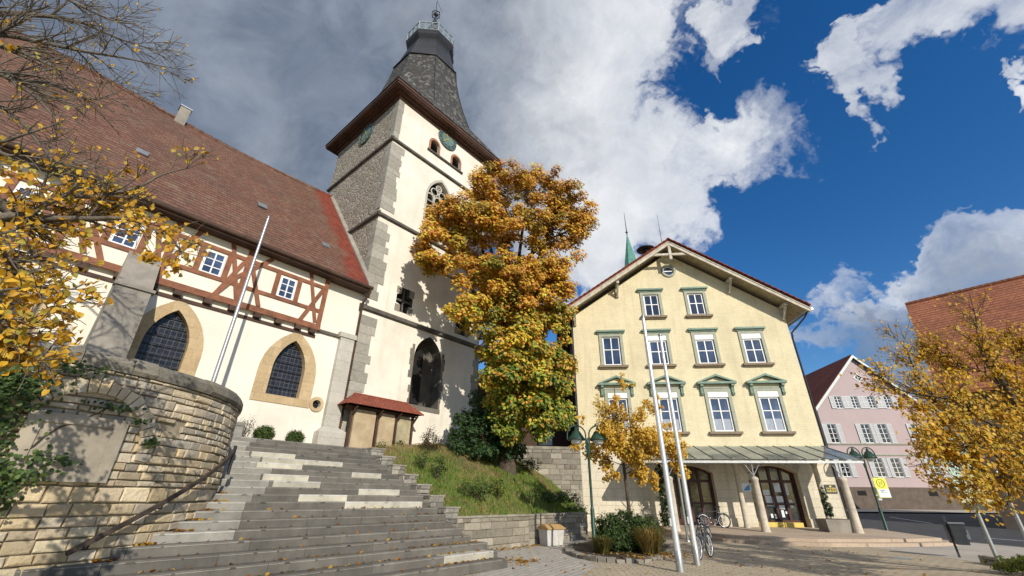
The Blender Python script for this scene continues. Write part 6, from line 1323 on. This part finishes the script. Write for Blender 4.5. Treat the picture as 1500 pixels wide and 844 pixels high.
def scatter(cx, cy, r, k, zf):
    for _ in range(k):
        a = rng.normal(0, r*.5, 2); x, y = cx+a[0], cy+a[1]; P.append((x, y, zf(x, y)+.012+rng.random()*.02)); N.append(np.array((0, 0, 1))+rng.normal(size=3)*.35)
def step_z(x, y):
    q = MC.inverted() @ Vector((x, y, 0)); k = int((q.y-8.5)//STEP_T)+1
    return .05+STEP_R*max(0, min(20, k)) if k > 0 and q.x < 9.9 else .0
for k in range(1, 9):   # drifts in the back corner of each tread
    v = 8.5+STEP_T*k-.07
    for _ in range(70 if k < 4 else 26):
        u = rng.uniform(2.2, 9.6) if rng.random() > .3 else rng.uniform(7.4, 9.6); p = ch(u, v-abs(rng.normal(0, .06))); P.append((p.x, p.y, .05+STEP_R*k+.014)); N.append(np.array((0, 0, 1))+rng.normal(size=3)*.4)
for k in range(3, 11):
    v = 8.5+STEP_T*k-.12; u = .04+math.sqrt(max(0, 16.3-(v-13.55)**2))
    for _ in range(24): p = ch(u+abs(rng.normal(.08, .12)), v+rng.normal(0, .05)); P.append((p.x, p.y, .05+STEP_R*k+.016)); N.append(np.array((0, 0, 1))+rng.normal(size=3)*.4)
q = ch(10.1, 10.2); scatter(q.x, q.y, .5, 110, lambda x, y: .006); scatter(.3, 14.2, .7, 130, lambda x, y: .006)
for t in np.linspace(0, 1, 26): q = ch(10.6+t*5, 11.35); scatter(q.x, q.y, .35, 9, lambda x, y: .008)
for _ in range(260): x, y = rng.uniform(-1, 13), rng.uniform(12.3, 19.5); P.append((x, y, .02)); N.append(np.array((0, 0, 1))+rng.normal(size=3)*.3)
scatter(5.0, 15.2, .8, 160, lambda x, y: .1); scatter(3.6, 14.9, 1.0, 120, lambda x, y: .1)
for _ in range(1000):
    u, v = rng.uniform(10.3, 20), rng.uniform(11.9, 16.5); p = ch(u, v)
    if p.x < 3.5 and p.y < 26: P.append((p.x, p.y, bank_z(u, v)+.05)); N.append(np.array((0, 0, 1))+rng.normal(size=3)*.4)
o = leaf_mesh('fallen_leaves', P, N, rng.uniform(.06, .11, len(P)), [(.52, .30, .04), (.45, .2, .03), (.3, .12, .03), (.58, .38, .06)], aspect=.75); tag(o, 'scattered yellow fallen leaves on the steps and paving', 'fallen leaves', None, 'stuff')

# ------------------------------------------------------------------ street furniture
def lamp(loc, rz_, label):
    L = thing('street_lamp', label, 'street lamp', loc, rz_, 'green twin-headed street lamps'); p = MB()
    p.lathe([(.10, 0), (.10, .06), (.075, .1), (.07, 1.25), (.055, 1.3), (.045, 1.34), (.045, 3.3), (.055, 3.32), (.055, 3.5), (.02, 3.56), (0, 3.6)], 14); part('post', p, LAMPGR, L)
    for sx in (-1, 1):
        h = MB(); c = sx*.40; pts = [(sx*.04, 0, 3.05), (sx*.06, 0, 3.4)]+[(c-sx*.34*math.cos(a), 0, 3.68+.34*math.sin(a)) for a in np.linspace(0, PI, 13)]+[(c+sx*.34, 0, 3.52)]
        h.tube(pts, .028, 7); hp_ = part('hoop', h, LAMPGR, L); b_ = MB(); b_.lathe([(0, 3.97), (.05, 3.96), (.07, 3.85), (.14, 3.8), (.2, 3.7), (.27, 3.6), (.315, 3.54), (.32, 3.5), (.29, 3.52), (.18, 3.62)], 20, (c, 0, 0)); b_.tube([(c, 0, 3.95), (c, 0, 4.03)], .02, 6); part('lamp_shade', b_, LAMPGR, L)
        g_ = MB(); g_.lathe([(.2, 3.56), (.22, 3.5), (.17, 3.40), (.08, 3.35), (0, 3.34)], 16, (c, 0, 0)); part('lamp_glass', g_, M_plain('frosted_glass', (.55, .58, .55), .2, .05, 5, 40, 0) if 'frosted_glass' not in bpy.data.materials else bpy.data.materials['frosted_glass'], L)
    return L
l1 = lamp((2.82, 16.24, .04), R(2), 'green twin-headed street lamp rising from the planting bed')
l2 = copy_tree(l1, None, (19.05, 24.35, 0), R(4)); l2['label'] = 'green twin-headed street lamp carrying the yellow bus stop sign'; l2.scale = (1.06, 1.06, 1.06)
# bus stop sign
bsn = thing('bus_stop_sign', 'yellow and white bus stop board with green H on the lamp post', 'bus stop sign', (19.05, 24.35, 0), R(-8)); b_ = MB()
bsn.scale = (.86, .86, .9); b_.box(.16, .86, -.02, .02, 2.0, 3.05); bpn = part('board', b_, SIGNY, bsn); w_ = MB(); w_.box(.24, .86, -.026, -.021, 2.02, 2.45); part('timetable_panel', w_, PAPER, bsn)
h_ = MB(); h_.torus((.52, -.024, 2.76), (0, 1, 0), .21, .022, 28, 5)
for a in ((.44, .475, 2.64, 2.88), (.565, .60, 2.64, 2.88), (.475, .565, 2.745, 2.78)): h_.box(a[0], a[1], -.03, -.021, a[2], a[3])
h_.box(.16, .22, -.027, -.021, 2.0, 2.5); part('letter_h', h_, SIGNG, bsn); c_ = MB(); c_.box(.0, .17, -.02, .02, 2.1, 2.16); c_.box(.0, .17, -.02, .02, 2.9, 2.96); c_.box(.1, .3, -.03, .03, 1.86, 1.97); part('clamp', c_, STEEL, bsn)
t_ = MB()
for k, (a, z) in enumerate(((.3, 2.39), (.26, 2.35), (.18, 2.3), (.34, 2.25))): t_.box(.36, .36+a, -.03, -.0265, z, z+.018)
part('small_print', t_, DKGREY, bsn)
# flagpoles
def pole(label, base, top, r0, r1, mat=None):
    B, T_ = Vector(base), Vector(top); o = thing('flagpole', label, 'flagpole', B, 0, 'bare silver flagpoles', B); m_ = MB(); n_ = 8
    m_.tube([B.lerp(T_, i/n_) for i in range(n_+1)], [r0+(r1-r0)*i/n_ for i in range(n_+1)], 16); part('shaft', m_, mat or ALU, o); m_ = MB(); m_.lathe([(r1*1.05, 0), (r1*1.25, .02), (r1*1.2, .08), (0, .13)], 14, T_); part('cap', m_, ZINC, o)
    m_ = MB(); m_.lathe([(r0*1.15, 0), (r0*1.15, .45), (r0*1.02, .47)], 16, B); part('base_sleeve', m_, STEEL, o); m_ = MB(); a = B+Vector((-r0*1.2, -r0*.6, 1.1)); m_.box(a.x-.02, a.x+.02, a.y-.02, a.y+.02, a.z-.09, a.z+.09); part('cleat', m_, STEEL, o); return o
pole('bare silver flagpole in front of the planting bed, standing alone nearest the plaza', tuple(onz(997, 838)), tuple(at(942, 466, onz(997, 838).y)), .082, .05)
pole('bare silver flagpole with bicycle wheels at its foot', tuple(onz(1022, 828)), tuple(at(967, 493, onz(1022, 828).y)), .078, .05)
q = onframe(312, 558, MC, 15.5); qt = onframe(393, 320, MC, 15.5); pole('bare flagpole standing behind the round wall before the church', ch(q.x, 15.5, 3.28), ch(qt.x, 15.5, qt.z), .07, .045, M_plain('grey_flagpole_metal', (.40, .41, .42), .42, .1, 5, 60, .05, metal=.5))
q = onz(1008, 794, .0); gp_ = thing('sign_post', 'slim grey-green steel post beside the climbing plant', 'post', q, 0, None, q); m_ = MB(); m_.tube([q, q+Vector((0, 0, at(991, 681, q.y).z))], .05, 10); part('shaft', m_, M_plain('grey_green_post_paint', (.22, .26, .22), .5, .15, 5, 40, .05), gp_); m_ = MB(); m_.lathe([(.09, 0), (.09, .05), (.055, .08)], 12, q); part('base_collar', m_, STEEL, gp_)
q = onz(1470, 840); m_ = MB(); m_.tube([q, Vector((q.x, q.y, at(1435, 752, q.y).z))], [.05, .045], 10); gp_ = thing('marker_post', 'plain thin metal post at the planter beside the street', 'post', q, 0, None, q); part('shaft', m_, STEEL, gp_); m_ = MB(); m_.lathe([(.05, 0), (.055, .01), (.05, .04), (0, .055)], 12, Vector((q.x, q.y, at(1435, 752, q.y).z))); part('cap', m_, ZINC, gp_)
q = Vector((17.2, 15.5, 0)); sp_ = thing('support_pole', 'tall thin metal pole half hidden behind the yellow street tree', 'pole', q, 0, None, q); m_ = MB(); a, b_ = at(1497, 765, 17.0), at(1466, 692, 17.0); q2 = Vector((a.x-.1, 17, 0)); sp_.location = q2; OFF[sp_.name] = q2; m_.tube([q2, q2+Vector((0, 0, b_.z+.3))], .06, 10); part('shaft', m_, STEEL, sp_); m_ = MB(); m_.lathe([(.07, b_.z-.02), (.07, b_.z+.04), (0, b_.z+.1)], 10, q2); part('top_cap', m_, ZINC, sp_)
# litter bins on a post
q = onz(1406, 817); lb = thing('litter_bin', 'dark grey litter bin hung on a short post at the kerb', 'litter bin', q, R(-38)); m_ = MB(); m_.box(-.03, .03, -.03, .03, 0, 1.2); part('post', m_, DKGREY, lb); m_ = MB(); m_.hexa([(.05, -.19, .38), (.37, -.19, .38), (.37, .19, .38), (.05, .19, .38)], [(.04, -.21, .98), (.41, -.21, .98), (.41, .21, .98), (.04, .21, .98)]); part('container', m_, DKGREY, lb); m_ = MB(); m_.box(.02, .43, -.23, .23, .98, 1.02); m_.box(.36, .44, -.2, .2, .55, .8); part('rim', m_, ZINC, lb); m_ = MB(); m_.box(-.10, -.04, -.16, .16, .42, .95); part('ash_box', m_, DKGREY, lb)
# grit bin
q = Vector((1.62, 18.9, 0)); gb = thing('grit_bin', 'pale plastic grit bin with ochre lid against the retaining wall', 'grit bin', q, R(30)); gb.scale = (.84, .84, .9); m_ = MB(); m_.hexa([(-.42, -.30, .02), (.42, -.30, .02), (.42, .30, .02), (-.42, .30, .02)], [(-.48, -.36, .62), (.48, -.36, .62), (.48, .36, .62), (-.48, .36, .62)])
for x in (-.2, .2): m_.box(x-.02, x+.02, -.345, -.32, .05, .6)
part('body', m_, BINW, gb); m_ = MB(); V = [(-.53, -.41), (.53, -.41), (.53, .40), (-.53, .40)]; m_.hexa([(x, y, .62) for x, y in V], [(x, y, .67) for x, y in V]); m_.hexa([(x*.98, y*.98, .67) for x, y in V], [(x*.8, y*.35+.03, .80) for x, y in V]); part('lid', m_, BINL, gb)
# planter box and twisted topiary
q = hall(11.95, -2.35, .25); pb = thing('planter_box', 'grey concrete planter box beside the end column of the canopy', 'planter', q, RZ_HALL); m_ = MB(); m_.hexa([(-.55, -.42, 0), (.55, -.42, 0), (.55, .42, 0), (-.55, .42, 0)], [(-.62, -.48, .58), (.62, -.48, .58), (.62, .48, .58), (-.62, .48, .58)]); part('box', m_, CEMENT, pb); m_ = MB(); m_.box(-.52, .52, -.38, .38, .58, .595); part('soil', m_, SOIL, pb)
tb_ = q+Vector((-.12, 0, .59)); shrub('spiral_topiary', 'slim dark green twisted conifer growing in the grey planter box', 'topiary', tb_, [(.0, 0, .25, .2, .2), (.05, 0, .5, .19, .18), (-.04, 0, .75, .17, .17), (.04, 0, 1.0, .14, .16), (-.02, 0, 1.22, .1, .14), (.0, 0, 1.4, .06, .1)], 1.5, .05, dkg, None, 3, .4, clump=.08)
# bicycles
def bicycle(label, loc, rz_, wr=.33, rimw=False):
    B = thing('bicycle', label, 'bicycle', loc, rz_, 'parked bicycles'); a, c = Vector((-.52, 0, wr)), Vector((.52, 0, wr))
    for x in (-.52, .52):
        w_ = MB(); w_.torus((x, 0, wr), (0, 1, 0), wr-.02, .022, 32, 7); wo = part('wheel', w_, RUBBER, B); r_ = MB(); r_.torus((x, 0, wr), (0, 1, 0), wr-.05, .014, 32, 5)
        for k in range(14): t = 2*PI*k/14; r_.tube([(x, .02*(-1)**k, wr), (x+(wr-.05)*math.cos(t), 0, wr+(wr-.05)*math.sin(t))], .0035, 4)
        r_.tube([(x, -.05, wr), (x, .05, wr)], .022, 8); part('rim', r_, ALU if rimw else STEEL, wo)
        m_ = MB(); m_.tube([(x+(wr+.03)*math.cos(t), 0, wr+(wr+.03)*math.sin(t)) for t in np.linspace(R(20), R(165), 12)], .018, 6); part('mudguard', m_, DKGREY, B)
    f = MB(); bb_, sc_, hd_ = Vector((-.08, 0, wr-.04)), Vector((-.22, 0, wr+.45)), Vector((.34, 0, wr+.44))
    for p, q_, r_ in ((bb_, sc_, .016), (bb_, hd_, .019), (sc_, hd_, .017), (a, sc_, .011), (a, bb_, .011), (hd_, hd_+Vector((-.04, 0, .16)), .017), (hd_+Vector((.01, 0, -.05)), c, .014), (sc_, sc_+Vector((-.05, 0, .16)), .014)): f.tube([p, q_], r_, 8)
    part('frame', f, DKGREY, B); s_ = MB(); s_.hexa([(-.42, -.08, wr+.62), (-.15, -.02, wr+.63), (-.15, .02, wr+.63), (-.42, .08, wr+.62)], [(-.42, -.07, wr+.69), (-.13, -.02, wr+.67), (-.13, .02, wr+.67), (-.42, .07, wr+.69)]); part('saddle', s_, RUBBER, B)
    h = MB(); h.tube([(.22, -.28, wr+.66), (.3, -.2, wr+.64), (.3, 0, wr+.62), (.3, .2, wr+.64), (.22, .28, wr+.66)], .013, 7); part('handlebar', h, STEEL, B); k_ = MB(); k_.torus((-.08, 0, wr-.04), (0, 1, 0), .09, .012, 20, 5); k_.tube([(-.08, .03, wr-.04), (.02, .06, wr-.18)], .01, 6); k_.box(-.02, .07, .05, .14, wr-.2, wr-.17); k_.tube([(-.08, -.03, wr-.04), (-.18, -.06, wr+.1)], .01, 6); part('crankset', k_, STEEL, B)
    ra = MB()
    for y in (-.06, .06): ra.tube([(-.8, y, wr+.38), (-.3, y, wr+.40)], .008, 5); ra.tube([(-.52, y, wr), (-.6, y, wr+.38)], .007, 5)
    part('luggage_rack', ra, STEEL, B); return B
q = hall(6.65, -1.15, plat_z(-1.15)); b1 = bicycle('dark bicycle with pale rear rim leaning by the left portal', q, RZ_HALL+PI, .33, True)
b2 = copy_tree(b1, None, (6.02, 15.2, .006), R(50)); b2['label'] = 'dark bicycle parked nearest the flagpole foot on the plaza'; b3 = copy_tree(b1, None, (7.45, 18.6, .006), R(50)); b3['label'] = 'dark bicycle parked behind the flagpole near the entrance steps'
# small planter strip at the lower right corner
p0, p1 = onz(1437, 826), onz(1530, 832); pk = thing('corner_planter', 'low stone-edged planter with bright green plants at the street corner', 'planter', p0, 0, off=p0); m_ = MB()
E_ = [p0, p1+Vector((1, .2, 0)), p1+Vector((1, -3, 0)), p0+Vector((-.25, -3, 0))]
for a, b_ in zip(E_, E_[1:]+E_[:1]):
    d = (b_-a).normalized(); n_ = Vector((d.y, -d.x, 0)); q4 = [a, b_, b_+n_*.16, a+n_*.16]; m_.hexa([x-Vector((0, 0, .02)) for x in q4], [x+Vector((0, 0, .22)) for x in q4])
part('stone_edging', m_, KERBST, pk); m_ = MB(); m_.prism([x+Vector((0, 0, .1)) for x in E_], (0, 0, .05)); part('soil', m_, SOIL, pk)
q = onz(1478, 841); shrub('corner_shrub', 'bright green low shrub in the planter at the street corner', 'shrub', (q.x, q.y, .1), [(0, 0, .12, .35, .16), (.6, -.1, .14, .4, .18), (.2, -.5, .14, .4, .18), (1.1, -.4, .14, .4, .18)], .8, .07, [(.22, .28, .03), (.14, .2, .03), (.3, .3, .04)], None, 5, .55, clump=.12)
